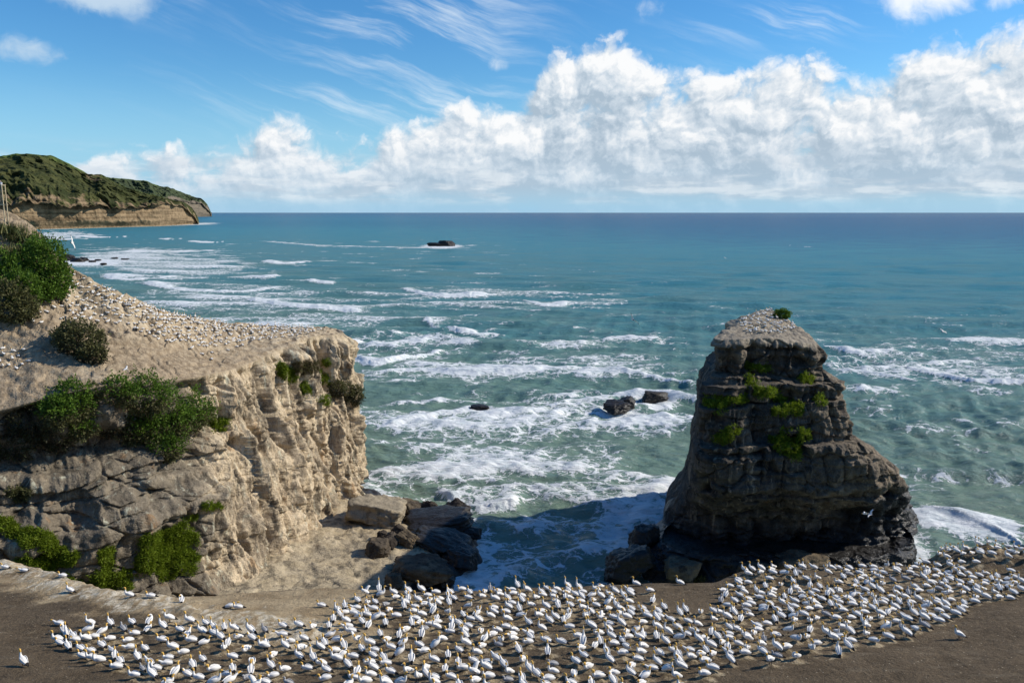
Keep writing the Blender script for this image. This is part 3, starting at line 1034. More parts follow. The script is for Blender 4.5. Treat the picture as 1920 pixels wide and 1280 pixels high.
    # small whitecaps and streaks in the bay
    str_ = fbm(V3(X / 55, Y / 9, 4.0), 4)
    zone = sstep(230, 420, Y) * (1 - sstep(1100, 2600, Y)) * (1 - sstep(-50, 420, X + 0.12 * Y))
    foam = np.maximum(foam, zone * 0.62 * sstep(0.12, 0.5, str_))
    zn2 = (1 - sstep(330, 700, Y))
    foam = np.maximum(foam, zn2 * 0.46 * sstep(0.05, 0.5, fbm(V3(X / 26, Y / 14, 9.0), 4)))
    # shoreline surf under the far hills
    far = np.exp(-((py - (431 - 0.030 * px)) / 2.0) ** 2) * (1 - sstep(380, 430, px)) * sstep(60, 80, px)
    foam = np.maximum(foam, far * 0.75)
    # water colour: milky near the shore, teal in the bay, blue towards the horizon
    tint = np.interp(py, [398, 402, 412, 430, 470, 540, 640, 760, 900, 1100], [0.0, 0.04, 0.16, 0.30, 0.40, 0.52, 0.66, 0.86, 0.95, 0.95])
    lx = np.interp(px, [0, 500, 1000, 1500, 1920], [0.16, 0.10, 0.0, -0.06, -0.08]) * sstep(400, 470, py)
    tint = tint - 0.16 * sstep(700, 1500, px) * np.exp(-((py - 425) / 32.0) ** 2)
    tint = np.clip(tint + lx + (0.10 * np.exp(-((py - 408) / 7.0) ** 2)) * (1 - sstep(700, 1100, px)), 0, 1)
    tint = np.clip(tint + 0.10 * fbm(V3(X / 120, Y / 60, 2.0), 3) * sstep(420, 520, py), 0, 1)
    Gz = V3(X, Y, Z)
    o = struct(new_obj('sea', Gz, grid_faces(*X.shape), sea_mat()))
    set_attr(o, 'foam', foam)
    set_attr(o, 'tint', tint)
    return o


sea = build_sea()

# ------------------------------------------------------------------ far hills along the coast
def hill_mat(name, green_a, green_b, cliff_a, cliff_b, scale):
    m, b, bs, P = new_mat(name)
    x, y, z = b.sep(P)
    n1 = b.noise(P, 0.012 * scale, 8, 0.62)
    n2 = b.noise(P, 0.05 * scale, 6, 0.65)
    g = b.mix(b.smooth(n1, 0.38, 0.62), green_a, green_b)
    g = b.mix(b.mul(b.smooth(n2, 0.5, 0.66), 0.55), g, tuple(0.45 * q for q in green_a))
    g = b.mix(b.mul(b.attr('grass'), b.smooth(n1, 0.3, 0.6)), g, (0.10, 0.15, 0.035))
    st = b.noise(b.comb(b.mul(x, .002 * scale), b.mul(y, .002 * scale), b.mul(z, 0.09 * scale)), 1.0, 6, 0.65)
    cl = b.mix(b.smooth(b.add(b.mul(st, .6), b.mul(n2, .4)), 0.40, 0.60), cliff_a, cliff_b)
    sel = b.smooth(b.add(b.attr('cliff'), b.mul(b.sub(b.noise(P, 0.02 * scale, 6, 0.62), 0.5), 1.5)), 0.45, 0.62)
    c = b.mix(sel, g, cl)
    b.l.new(c, bs.inputs['Base Color'])
    bs.inputs['Roughness'].default_value = 0.95
    bs.inputs['Specular IOR Level'].default_value = 0.05
    h = b.add(b.mul(n1, 1.0), b.mul(n2, 0.45))
    b.l.new(b.bump(h, 22.0 / scale, 0.9), bs.inputs['Normal'])
    return m


def build_hill(name, sky_px, base_px, cliffh, mat, seed, Yk, label):
    """ridge: skyline points (px,py), waterline points (px,py); Yk: how far the crest lies behind the waterline"""
    sky_px, base_px = np.array(sky_px, float), np.array(base_px, float)
    pxs = np.linspace(base_px[0, 0], base_px[-1, 0], 420)
    by = np.interp(pxs, base_px[:, 0], base_px[:, 1])
    sy = np.interp(pxs, sky_px[:, 0], sky_px[:, 1])
    Bp = atZ(pxs, by, 0.0)
    Yc = Bp[:, 1] * Yk
    Cp = atY(pxs, sy, Yc)
    ch = np.interp(pxs, [c[0] for c in cliffh], [c[1] for c in cliffh])
    NR = 200
    t = np.linspace(0, 1, NR)[:, None]
    tc = 0.28                                      # share of rows on the sea cliff
    top = Cp[None, :, 2]
    ch = np.minimum(ch, Cp[:, 2] * 0.92)
    ch = ch * (1 + 0.35 * fbm(V3(pxs / 22, 0.0, seed), 3))
    Zc = ch[None] * np.clip(t / tc, 0, 1)
    u = np.clip((t - tc) / (1 - tc), 0, 1)
    Zs = ch[None] + (top - ch[None]) * (1 - (1 - u) ** 1.25)
    Z = np.where(t < tc, Zc, Zs)
    dep = np.where(t < tc, 0.02 * np.clip(t / tc, 0, 1), 0.02 + 0.98 * u)
    X = Bp[None, :, 0] + (Cp[None, :, 0] - Bp[None, :, 0]) * dep
    Y = Bp[None, :, 1] + (Cp[None, :, 1] - Bp[None, :, 1]) * dep
    L = float(Cp[:, 2].max())
    e = sstep(0, 0.1, t) * (1 - 0.55 * sstep(0.85, 1, t))
    # gullies run down the slope
    Xs = Bp[None, :, 0] + 0 * t
    gul = ridged(V3((Xs + 0.25 * Z) / (0.52 * L), Z / (2.2 * L), seed), 4, 0.55)
    n = fbm(V3(X, Y, Z) / (0.30 * L) + seed, 5, 0.55)
    disp = (gul * 0.30 + n * 0.16) * L * e * np.where(t < tc, 0.40, 1.0)
    Yn = Y - disp * 1.4
    X = X * Yn / Y
    Y = Yn
    Z = Z + disp * 0.28 * sstep(tc, tc + 0.1, t)
    # far side
    q = np.linspace(0, 1, 12)[1:, None]
    BY = Y[-1][None] + 3.0 * L * q
    BX = X[-1][None] * BY / Y[-1][None]
    BZ = Z[-1][None] * (1 - q ** 1.4)
    G = np.concatenate([V3(X, Y, Z), V3(BX, BY, BZ)], 0)
    G[0, :, 2] = -3
    o = struct(new_obj(name, G, grid_faces(*G.shape[:2]), mat))
    o['label'] = label
    cl = np.zeros(G.shape[:2])
    cl[:NR] = np.where(t < tc * 1.02, 1.0, 0.0) * 0.95
    sl = np.gradient(disp, axis=1)
    cl[:NR] += (t >= tc * 1.02) * (0.17 + 0.42 * (1 - sstep(0.0, 0.22, u)) + 0.52 * sstep(0.15, 0.5, fbm(V3(Xs / (0.30 * L), Z / (0.5 * L), seed + 4), 4)))
    gr = np.zeros(G.shape[:2])
    gr[:NR] = sstep(0.80, 0.98, t)
    set_attr(o, 'cliff', cl)
    set_attr(o, 'grass', gr)
    return o


build_hill('hill', [(-160, 330), (-60, 305), (0, 296), (30, 291), (95, 291), (115, 301), (140, 316), (165, 330), (190, 335), (230, 352), (270, 368), (310, 377), (345, 386), (360, 396), (368, 408), (373, 417)],
           [(-160, 434), (60, 430), (150, 428), (300, 424), (373, 420)], [(-160, 95), (150, 92), (220, 75), (300, 95), (345, 90), (373, 15)],
           hill_mat('hill_scrub', (0.032, 0.040, 0.015), (0.076, 0.080, 0.030), (0.12, 0.085, 0.050), (0.29, 0.21, 0.125), 1.0), 2.7, 1.26,
           'green scrub hill above a tan sea cliff across the bay')
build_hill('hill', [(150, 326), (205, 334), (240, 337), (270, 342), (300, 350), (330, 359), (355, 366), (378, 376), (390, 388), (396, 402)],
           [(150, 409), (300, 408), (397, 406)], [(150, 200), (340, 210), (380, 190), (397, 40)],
           hill_mat('far_hill_hazed_scrub', (0.045, 0.060, 0.036), (0.070, 0.088, 0.040), (0.13, 0.11, 0.085), (0.20, 0.165, 0.12), 0.45), 8.1, 1.12,  # slight distance haze put into these cooler, greyer base colours
           'farthest haze tinted green headland behind the scrub hill')

# ------------------------------------------------------------------ the near ledge with the colony
def zbase(X, Y):
    return 46.3 - 0.215 * Y


def on_base(px, py):
    d = ray(px, py)
    k = (46.3 - CAM_H) / (d[..., 2] + 0.215 * d[..., 1])
    return np.array([0, 0, CAM_H]) + d * k[..., None]


EDGE_PX = [(-300, 1035), (-120, 1042), (0, 1052), (60, 1066), (110, 1082), (160, 1098), (200, 1112), (330, 1124), (430, 1112), (500, 1104), (600, 1101), (700, 1104), (800, 1106), (900, 1105),
           (1000, 1098), (1130, 1092), (1250, 1092), (1340, 1090), (1375, 1078), (1420, 1070), (1500, 1064), (1600, 1062), (1700, 1058), (1752, 1052), (1775, 1036), (1810, 1028), (1920, 1034), (2100, 1040), (2400, 1040)]
COLONY_PX = [(85, 1192), (160, 1170), (330, 1172), (500, 1190), (590, 1180), (640, 1145), (690, 1112), (800, 1110), (960, 1104), (1130, 1100), (1220, 1112), (1240, 1140), (1340, 1142), (1352, 1108), (1390, 1084),
             (1460, 1070), (1600, 1066), (1750, 1056), (1785, 1030), (1940, 1042), (1940, 1120), (1850, 1128), (1790, 1165), (1720, 1190), (1600, 1232), (1500, 1250), (1360, 1262), (1320, 1300), (300, 1310), (230, 1262), (110, 1222)]
COLONY = on_base(np.array([p[0] for p in COLONY_PX]), np.array([p[1] for p in COLONY_PX]))[:, :2]
EDGE = on_base(np.array([p[0] for p in EDGE_PX], float), np.array([p[1] for p in EDGE_PX], float))[:, :2]
RIDGE = [tuple(on_base(np.array(float(a)), np.array(float(c)))[:2]) for a, c in [(-100, 1052), (0, 1062), (90, 1085), (170, 1112), (260, 1132), (350, 1150), (450, 1172), (560, 1190), (640, 1180)]]
TERR = [tuple(on_base(np.array(float(a)), np.array(float(c)))[:2]) for a, c in [(230, 1122), (330, 1124), (430, 1112), (600, 1101), (720, 1104), (650, 1150), (600, 1180), (540, 1186), (440, 1162), (330, 1138)]]


def scatter_colony():
    """darts thrown over the colony's ground plan"""
    r = np.random.default_rng(21)
    poly = COLONY.tolist()
    x0, y0 = COLONY.min(0)
    x1, y1 = COLONY.max(0)
    pts = []
    cell = {}
    N = 30000
    QX, QY = r.uniform(x0, x1, N), r.uniform(y0, y1, N)
    ok_ = in_poly(QX, QY, poly)
    DN = fbm(V3(QX / 4.5, QY / 3.0, 3.3), 3)
    rim_ = seg_dist(QX, QY, poly + [poly[0]])
    ok_ &= (rim_ > 2.2 * r.random(N) ** 2 * (0.6 + 1.5 * np.abs(fbm(V3(QX / 3, QY / 3, 9.3), 2)))) 
    for x, y, ins_, dn in zip(QX, QY, ok_, DN):
        if not ins_:
            continue
        md = 0.70 + 0.9 * max(0, float(-dn) * 2.0) + 0.14 * r.random()
        c = (int(x), int(y))
        ok = True
        for a in (-1, 0, 1):
            for b_ in (-1, 0, 1):
                for (qx, qy) in cell.get((c[0] + a, c[1] + b_), ()):
                    if (qx - x) ** 2 + (qy - y) ** 2 < md * md:
                        ok = False
        if ok:
            cell.setdefault(c, []).append((x, y))
            pts.append((x, y))
    return np.array(pts)


NESTS = scatter_colony()


def soil_mat():
    m, b, bs, P = new_mat('colony_soil')
    n1 = b.noise(P, 0.35, 6, 0.6)
    n2 = b.noise(P, 2.2, 8, 0.68)
    n3 = b.noise(P, 9.0, 5, 0.7)
    soil = b.mix(b.smooth(n1, 0.35, 0.65), (0.090, 0.064, 0.038), (0.155, 0.112, 0.068))
    soil = b.mix(b.smooth(n2, 0.35, 0.7), soil, (0.150, 0.110, 0.068))
    soil = b.mix(b.mul(b.smooth(n3, 0.45, 0.7), 0.6), soil, (0.035, 0.028, 0.021))
    n4 = b.noise(b.vm('MULTIPLY', P, (0.5, 1.6, 1.0)), 0.9, 7, 0.65)
    soil = b.mix(b.mul(b.smooth(n4, 0.52, 0.68), 0.55), soil, (0.19, 0.150, 0.100))
    straw = b.mix(b.smooth(n2, 0.38, 0.62), (0.20, 0.150, 0.085), (0.46, 0.37, 0.24))
    st = b.smooth(b.add(b.attr('straw'), b.mul(b.sub(b.noise(P, 1.6, 7, 0.68), 0.5), 2.6)), 0.36, 0.80)
    c = b.mix(st, soil, straw)
    # pale guano crust and tan bare rock
    tan = b.mix(b.smooth(n1, 0.35, 0.65), (0.27, 0.195, 0.11), (0.44, 0.335, 0.20))
    c = b.mix(b.smooth(b.add(b.attr('tan'), b.mul(b.sub(n1, 0.5), 0.8)), 0.35, 0.65), c, tan)
    comb = b.noise(b.vm('MULTIPLY', P, (2.0, 0.6, 2.0)), 1.0, 8, 0.68)
    cr = b.smooth(b.add(b.attr('crust'), b.mul(b.sub(comb, 0.5), 2.4)), 0.45, 0.9)
    c = b.mix(cr, c, b.mix(b.smooth(n2, 0.35, 0.65), (0.42, 0.34, 0.22), (0.70, 0.62, 0.48)))
    # scattered pale bits: feathers, shell and droppings
    vd = b.voro(P, 3.4, 'F1', out=0)
    vc = b.voro(P, 3.4, 'F1', out=1)
    cx_, _, _ = b.sep(vc)
    sp = b.mul(b.smooth(vd, 0.17, 0.08), b.smooth(cx_, 0.62, 0.66))
    vd2 = b.voro(P, 8.0, 'F1', out=0)
    sp2 = b.mul(b.smooth(vd2, 0.20, 0.1), b.mul(b.smooth(b.noise(P, 0.8, 3, 0.5), 0.48, 0.6), 0.8))
    c = b.mix(b.mul(b.m('MAXIMUM', sp, sp2), 0.75), c, (0.55, 0.46, 0.33))
    b.l.new(c, bs.inputs['Base Color'])
    bs.inputs['Roughness'].default_value = 0.95
    bs.inputs['Specular IOR Level'].default_value = 0.12
    h = b.add(b.mul(n2, 0.5), b.mul(n3, 0.22))
    h = b.add(h, b.mul(n1, 0.6))
    b.l.new(b.bump(h, 0.55, 1.0), bs.inputs['Normal'])
    return m


def make_foreground():
    xs = np.arange(-72, 84, 0.16)
    ys = np.concatenate([np.arange(20, 34, 0.6), np.arange(34, 72, 0.125), np.arange(72, 88, 0.5)])
    X, Y = np.meshgrid(xs, ys)
    Z = zbase(X, Y)
    Z += fbm(V3(X / 7, Y / 7, 0.2), 4) * 0.35
    rd = seg_dist(X, Y, RIDGE)
    Z += 0.32 * np.exp(-(rd / 2.6) ** 2) + fbm(V3(X / 1.5, Y / 1.5, 3.0), 3) * 0.35 * np.exp(-(rd / 2.8) ** 2)
    # the humps at the right edge of the ledge
    def hump(px, py, rx, ry, h):
        c = on_base(np.array(float(px)), np.array(float(py)))
        return h * np.exp(-((X - c[0]) / rx) ** 4 - ((Y - c[1]) / ry) ** 4)
    lum = 1 + 0.5 * fbm(V3(X / 1.7, Y / 1.7, 8.0), 3)
    Z += hump(1870, 1060, 5.0, 2.7, 1.2) * lum + hump(1480, 1085, 4.2, 1.8, 0.55) * lum
    # nest mounds with hollowed tops
    straw = np.zeros(X.shape)
    dx = xs[1] - xs[0]
    for (nx, ny) in NESTS:
        i0, i1 = np.searchsorted(xs, nx - 0.6), np.searchsorted(xs, nx + 0.6)
        j0, j1 = np.searchsorted(ys, ny - 0.6), np.searchsorted(ys, ny + 0.6)
        if i1 <= i0 or j1 <= j0:
            continue
        rr = np.hypot(X[j0:j1, i0:i1] - nx, Y[j0:j1, i0:i1] - ny)
        Z[j0:j1, i0:i1] += 0.13 * np.exp(-(rr / 0.28) ** 4)
        straw[j0:j1, i0:i1] = np.maximum(straw[j0:j1, i0:i1], 0.66 * np.exp(-(rr / 0.52) ** 2))
    ye = np.interp(X, EDGE[:, 0], EDGE[:, 1])
    ee = Y - ye + fbm(V3(X / 2.2, Y / 2.2, 12.0), 3) * 0.25
    Z -= 0.25 * np.clip(ee + 0.6, 0, 1) ** 2
    Z = Z - np.clip(ee, 0, 99) ** 1.25 * 5.2
    ins = in_poly(X, Y, COLONY.tolist()).astype(float)
    straw += 0.42 * ins * (0.5 + 0.9 * fbm(V3(X / 3, Y / 2, 5), 2))
    tan = in_poly(X, Y, TERR).astype(float) * 0.95
    tan = np.maximum(tan, sstep(0.2, 1.2, ee))
    rdn = np.abs(rd + fbm(V3(X / 3.5, Y / 2.5, 6.6), 4) * 3.4)
    crust = 0.72 * np.exp(-(rdn / 2.6) ** 2)
    tan = np.maximum(tan, 0.8 * np.exp(-(rdn / 4.2) ** 2)) + 0.25 * tan * (fbm(V3(X / 2.4, Y / 1.2, 2), 3) > 0.12)
    G = V3(X, Y, Z)
    F = grid_faces(*X.shape)
    o = struct(new_obj('colony_ledge', G, F, soil_mat()))
    o['label'] = 'dark earth ledge in front, crowded with nests'
    for k, v in (('straw', straw), ('tan', tan), ('crust', crust)):
        set_attr(o, k, v)
    return o, G.reshape(-1, 3), F, xs, ys, Z


ledge, LV, LF, LXS, LYS, LZ = make_foreground()
BVH_LEDGE = bvh_of(LV, LF)


def ground_z(x, y):
    i = int(np.clip(np.searchsorted(LXS, x) - 1, 0, len(LXS) - 2))
    j = int(np.clip(np.searchsorted(LYS, y) - 1, 0, len(LYS) - 2))
    a = (x - LXS[i]) / (LXS[i + 1] - LXS[i])
    c = (y - LYS[j]) / (LYS[j + 1] - LYS[j])
    return (LZ[j, i] * (1 - a) + LZ[j, i + 1] * a) * (1 - c) + (LZ[j + 1, i] * (1 - a) + LZ[j + 1, i + 1] * a) * c

# ------------------------------------------------------------------ rocks
MAT_DARK = rock_mat('wet_boulder', (0.11, 0.085, 0.055), (0.21, 0.16, 0.10), (0.045, 0.036, 0.028), (0.090, 0.073, 0.055), wet=(0.022, 0.018, 0.014), streak=0.12, rust=0.2, wetrough=0.45, bumpk=0.7)


def facet_rock(name, loc, size, seed, yaw=0.0, tilt=0.0, warm=0.2, wet=0.0, mat=None, sub=5, label=None, group=None, rough=0.09, nplanes=16):
    r = np.random.default_rng(seed)
    bm = bmesh.new()
    bmesh.ops.create_icosphere(bm, subdivisions=sub, radius=1.0)
    V = np.array([v.co[:] for v in bm.verts])
    Fc = np.array([[v.index for v in f.verts] for f in bm.faces])
    bm.free()
    N = r.normal(size=(nplanes, 3))
    N /= np.linalg.norm(N, axis=1)[:, None]
    N = np.concatenate([N, [[0, 0, 1], [0, 0, -1], [1, 0, 0.1], [-1, 0, 0.1], [0, 1, 0.1], [0, -1, 0.15]]])
    D = np.concatenate([r.uniform(0.70, 1.12, nplanes), [0.80, 0.8, 0.92, 0.92, 0.92, 0.92]])
    N[-6:] += r.normal(size=(6, 3)) * 0.16
    N /= np.linalg.norm(N, axis=1)[:, None]
    dots = V @ N.T
    R = np.where(dots > 0.05, D[None] / np.maximum(dots, 0.05), 9).min(1)
    V = V * np.minimum(R, 1.75)[:, None]
    V = V * (1 + rough * 2.2 * fbm(V * 1.6 + seed, 4, 0.55))[:, None]
    V += V3(*(fbm(V * 4 + k * 9 + seed, 4, 0.6) * rough for k in range(3)))
    V -= V * (np.maximum(0, ridged(V * 2.3 + seed * 3, 3) - 0.35) * rough * 1.6)[:, None]
    V = V * (np.array(size) / 2)
    c, s_ = math.cos(tilt), math.sin(tilt)
    V = np.stack([V[:, 0] * c + V[:, 2] * s_, V[:, 1], -V[:, 0] * s_ + V[:, 2] * c], -1)
    c, s_ = math.cos(yaw), math.sin(yaw)
    V = np.stack([V[:, 0] * c - V[:, 1] * s_, V[:, 0] * s_ + V[:, 1] * c, V[:, 2]], -1)
    o = new_obj(name, V, Fc, mat or MAT_DARK)
    o.location = loc
    set_attr(o, 'warm', np.full(len(V), warm))
    zz = V[:, 2] + loc[2]
    set_attr(o, 'wet', np.clip(wet + (1 - sstep(0.6, 2.4, zz)), 0, 1))
    if label:
        tag(o, label, 'rock', group)
    return o


def rock_on(px, py, wpx, hpx, dep, seed, label, warm=0.2, wet=0.0, yaw=0.0, tilt=0.0, mat=None, name='boulder', group=None, z=None, sink=0.25, nplanes=16):
    """a rock whose foot stands at the photo point (px,py)"""
    if z is None:
        h = shoot([BVH_PLAT, BVH_STACK, BVH_HEAD], px, py)
        p = np.array(h[0]) if h else atZ(px, py, 1.0)
        if p[2] < 0.3:
            p = atZ(px, py, 0.5)
    else:
        p = atZ(px, py, z)
    sc = np.linalg.norm(p - np.array([0, 0, CAM_H])) / FPX
    w, hh = wpx * sc, hpx * sc * 1.12
    return facet_rock(name, (p[0], p[1] + dep * w * 0.35, p[2] + hh * (0.5 - sink)), (w, w * dep, hh), seed, yaw, tilt, warm, wet, mat, label=label, group=group, nplanes=nplanes)


G_SHORE = 'boulders on the shore under the headland'
rock_on(700, 985, 110, 50, 1.0, 31, 'large tan sandstone block against the foot of the cliff', warm=0.15, mat=MAT_PLAT, name='sandstone_block', group=G_SHORE, nplanes=12, tilt=0.12)
rock_on(709, 1044, 50, 32, 0.9, 32, 'grey brown boulder lying alone on the tan rock platform', warm=0.6, yaw=0.4, tilt=0.25, group=G_SHORE, nplanes=9)
rock_on(733, 1026, 34, 28, 0.9, 33, 'small dark boulder just right of the lone grey boulder', warm=0.3, yaw=1.0, tilt=-0.3, group=G_SHORE)
rock_on(764, 1024, 38, 32, 0.8, 34, 'flat faced brown boulder leaning beside the big black slab', warm=0.7, yaw=-0.3, tilt=0.45, group=G_SHORE, nplanes=9)
rock_on(822, 1036, 132, 32, 0.7, 35, 'biggest black slab pointing out towards the channel', warm=0.0, wet=0.7, yaw=-0.2, tilt=0.22, group=G_SHORE, nplanes=14)
rock_on(812, 998, 136, 28, 0.8, 36, 'long dark wet slab behind the biggest black slab', warm=0.1, wet=0.7, yaw=0.15, tilt=-0.12, group=G_SHORE, nplanes=14)
rock_on(772, 968, 58, 26, 0.8, 37, 'low brown slab next to the tan sandstone block', warm=0.5, yaw=0.2, tilt=0.3, group=G_SHORE, nplanes=10)
rock_on(808, 974, 40, 44, 0.8, 38, 'jagged upright dark rock at the seaward end of the shore', warm=0.2, wet=0.4, tilt=-0.5, group=G_SHORE)
rock_on(856, 978, 46, 44, 0.9, 39, 'rounded dark rock nearest the breaking wave', warm=0.25, wet=0.5, tilt=0.45, group=G_SHORE)
rock_on(786, 1094, 116, 40, 0.8, 40, 'broad brown cracked block closest to the ledge', warm=0.5, wet=0.1, yaw=0.2, tilt=0.1, group=G_SHORE, nplanes=12)
rock_on(736, 1108, 32, 34, 1.0, 41, 'small cube shaped brown boulder at left of the broad block', warm=0.5, yaw=0.5, group=G_SHORE, nplanes=6)
rock_on(757, 1084, 18, 20, 1.0, 42, 'smallest brown stone wedged above the cube shaped boulder', warm=0.5, group=G_SHORE)
rock_on(866, 1066, 70, 36, 0.8, 43, 'dark wave washed rock on the right of the broad brown block', warm=0.0, wet=0.8, yaw=-0.5, tilt=0.2, group=G_SHORE)
rock_on(716, 1012, 22, 18, 1.0, 44, 'little dark stone behind the lone grey boulder', warm=0.3, group=G_SHORE)
rock_on(748, 1006, 30, 22, 0.9, 45, 'dark wedge of rock touching the right side of the sandstone block', warm=0.3, tilt=0.4, group=G_SHORE)
rock_on(880, 1010, 44, 22, 0.9, 46, 'black splash wet rock at the outermost tip of the shore', warm=0.0, wet=0.9, tilt=0.2, group=G_SHORE)
rock_on(832, 1100, 40, 26, 0.9, 47, 'pale edged dark rock at the foam, right of the broad block', warm=0.4, wet=0.5, tilt=0.3, group=G_SHORE)
G_SEA = 'rocks standing in the water'
rock_on(820, 462, 40, 9, 0.5, 51, 'low left end of the black islet far out in the bay', z=0, name='sea_rock', wet=0.8, group=G_SEA, sink=0.3)
rock_on(836, 462, 34, 15, 0.8, 52, 'humped right end of the black islet far out in the bay', z=0, name='sea_rock', wet=0.8, group=G_SEA, sink=0.3)
rock_on(1158, 772, 52, 20, 0.8, 53, 'dark jagged rock in the surf left of the sea stack', z=0, name='sea_rock', wet=0.7, group=G_SEA)
rock_on(1176, 762, 34, 20, 0.8, 54, 'flat topped rock touching the jagged surf rock', z=0, name='sea_rock', wet=0.6, group=G_SEA, nplanes=7)
rock_on(1232, 751, 50, 18, 0.6, 55, 'brick shaped dark rock in the foam nearest the sea stack', z=0, name='sea_rock', wet=0.5, yaw=0.15, group=G_SEA, nplanes=4)
rock_on(898, 769, 36, 11, 0.8, 56, 'small awash rock in the foam at centre of the channel', z=0, name='sea_rock', wet=0.9, group=G_SEA)
G_BAY = 'black rocks at the waterline behind the headland'
for k, (px_, py_, w_, h_, lb) in enumerate([(125, 488, 26, 14, 'leftmost'), (142, 491, 18, 9, 'second from left'), (157, 489, 14, 8, 'third from left'), (171, 492, 12, 5, 'fourth from left'),
                                           (182, 489, 10, 4, 'fifth from left'), (192, 496, 12, 4, 'sixth from left'), (214, 485, 10, 3, 'seventh from left'), (232, 487, 12, 3, 'rightmost')]):
    rock_on(px_, py_, w_, h_, 0.8, 60 + k, '%s of the black rocks awash behind the headland' % lb, z=0, name='sea_rock', wet=0.7, group=G_BAY, sink=0.3)
G_FOOT = 'rocks at the foot of the sea stack'
rock_on(1212, 1032, 62, 50, 0.9, 71, 'black boulder on the left flank of the sea stack', wet=0.7, name='boulder', group=G_FOOT, z=1.5)
rock_on(1182, 1085, 100, 52, 0.8, 72, 'wet slanting slab left of the sea stack at the channel', wet=0.8, tilt=-0.35, name='boulder', group=G_FOOT, z=0.5, nplanes=7)
rock_on(1500, 1086, 95, 48, 0.8, 73, 'brown rounded boulder before the dark hollow of the stack', warm=0.8, wet=0.1, name='boulder', group=G_FOOT, z=1.0)
rock_on(1285, 1092, 70, 44, 0.8, 74, 'tan ribbed rock at the near left corner of the stack', warm=0.9, name='boulder', group=G_FOOT, z=1.0)
rock_on(1420, 1092, 60, 36, 0.8, 75, 'low brown rock under the hollow of the stack', warm=0.6, wet=0.2, name='boulder', group=G_FOOT, z=1.0)


# ------------------------------------------------------------------ vegetation
def leaf_mat(name, cols, trans=0.25):
    m, b, bs, P = new_mat(name)
    lt = b.attr('tone')
    c = b.ramp(lt, [(i / (len(cols) - 1), q) for i, q in enumerate(cols)])
    b.l.new(c, bs.inputs['Base Color'])
    bs.inputs['Roughness'].default_value = 0.65
    bs.inputs['Specular IOR Level'].default_value = 0.2
    tr = b.node('ShaderNodeBsdfTranslucent')
    b.l.new(c, tr.inputs['Color'])
    mx = b.node('ShaderNodeMixShader')
    mx.inputs[0].default_value = trans
    b.l.new(bs.outputs[0], mx.inputs[1])
    b.l.new(tr.outputs[0], mx.inputs[2])
    outn = [n for n in b.n if n.type == 'OUTPUT_MATERIAL'][0]
    b.l.new(mx.outputs[0], outn.inputs['Surface'])
    return m


LEAF_GREEN = leaf_mat('shrub_leaf', [(0.036, 0.070, 0.010), (0.090, 0.165, 0.018), (0.170, 0.260, 0.030)], 0.35)
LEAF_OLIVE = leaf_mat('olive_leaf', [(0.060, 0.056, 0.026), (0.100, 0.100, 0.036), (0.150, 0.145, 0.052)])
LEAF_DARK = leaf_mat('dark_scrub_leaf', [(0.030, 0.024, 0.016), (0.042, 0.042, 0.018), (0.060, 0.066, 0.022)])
LEAF_FLAX = leaf_mat('flax_leaf', [(0.035, 0.052, 0.016), (0.095, 0.110, 0.030), (0.28, 0.26, 0.11)])
LEAF_GRASS = leaf_mat('cliff_grass_blade', [(0.075, 0.115, 0.008), (0.145, 0.205, 0.012), (0.225, 0.280, 0.028)], 0.4)
LEAF_DRY = leaf_mat('dry_grass_blade', [(0.09, 0.075, 0.035), (0.13, 0.105, 0.05), (0.10, 0.13, 0.03)], 0.3)
MAT_STEM = flat_mat('woody_stem', (0.10, 0.075, 0.05), 0.9, 0.3)


def leaf_quads(C, D, L, W, r):
    """diamond leaves: centre C, long axis D, length L, width W"""
    n = len(C)
    s_ = np.cross(D, r.normal(size=(n, 3)))
    s_ /= np.linalg.norm(s_, axis=1)[:, None] + 1e-9
    a = C - D * (L / 2)[:, None]
    t = C + D * (L / 2)[:, None]
    m = C - D * (L * 0.05)[:, None]
    V = np.stack([a, m + s_ * (W / 2)[:, None], t, m - s_ * (W / 2)[:, None]], 1).reshape(-1, 3)
    F = np.arange(4 * n).reshape(n, 4)
    return V, F


def tubes(paths, seg=6):
    Vs, Fs, off = [], [], 0
    for pts, r0, r1 in paths:
        pts = np.asarray(pts, float)
        n = len(pts)
        T = np.gradient(pts, axis=0)
        T /= np.linalg.norm(T, axis=1)[:, None] + 1e-9
        ref = np.array([0.3, 0.9, 0.1])
        A = np.cross(T, ref)
        A /= np.linalg.norm(A, axis=1)[:, None] + 1e-9
        B = np.cross(T, A)
        rad = np.linspace(r0, r1, n)
        th = np.linspace(0, 2 * np.pi, seg, endpoint=False)
        ring = pts[:, None] + rad[:, None, None] * (A[:, None] * np.cos(th)[None, :, None] + B[:, None] * np.sin(th)[None, :, None])
        Vs.append(ring.reshape(-1, 3))
        Fs.append(grid_faces(n, seg, wrap=True) + off)
        off += n * seg
    return np.concatenate(Vs), np.concatenate(Fs)


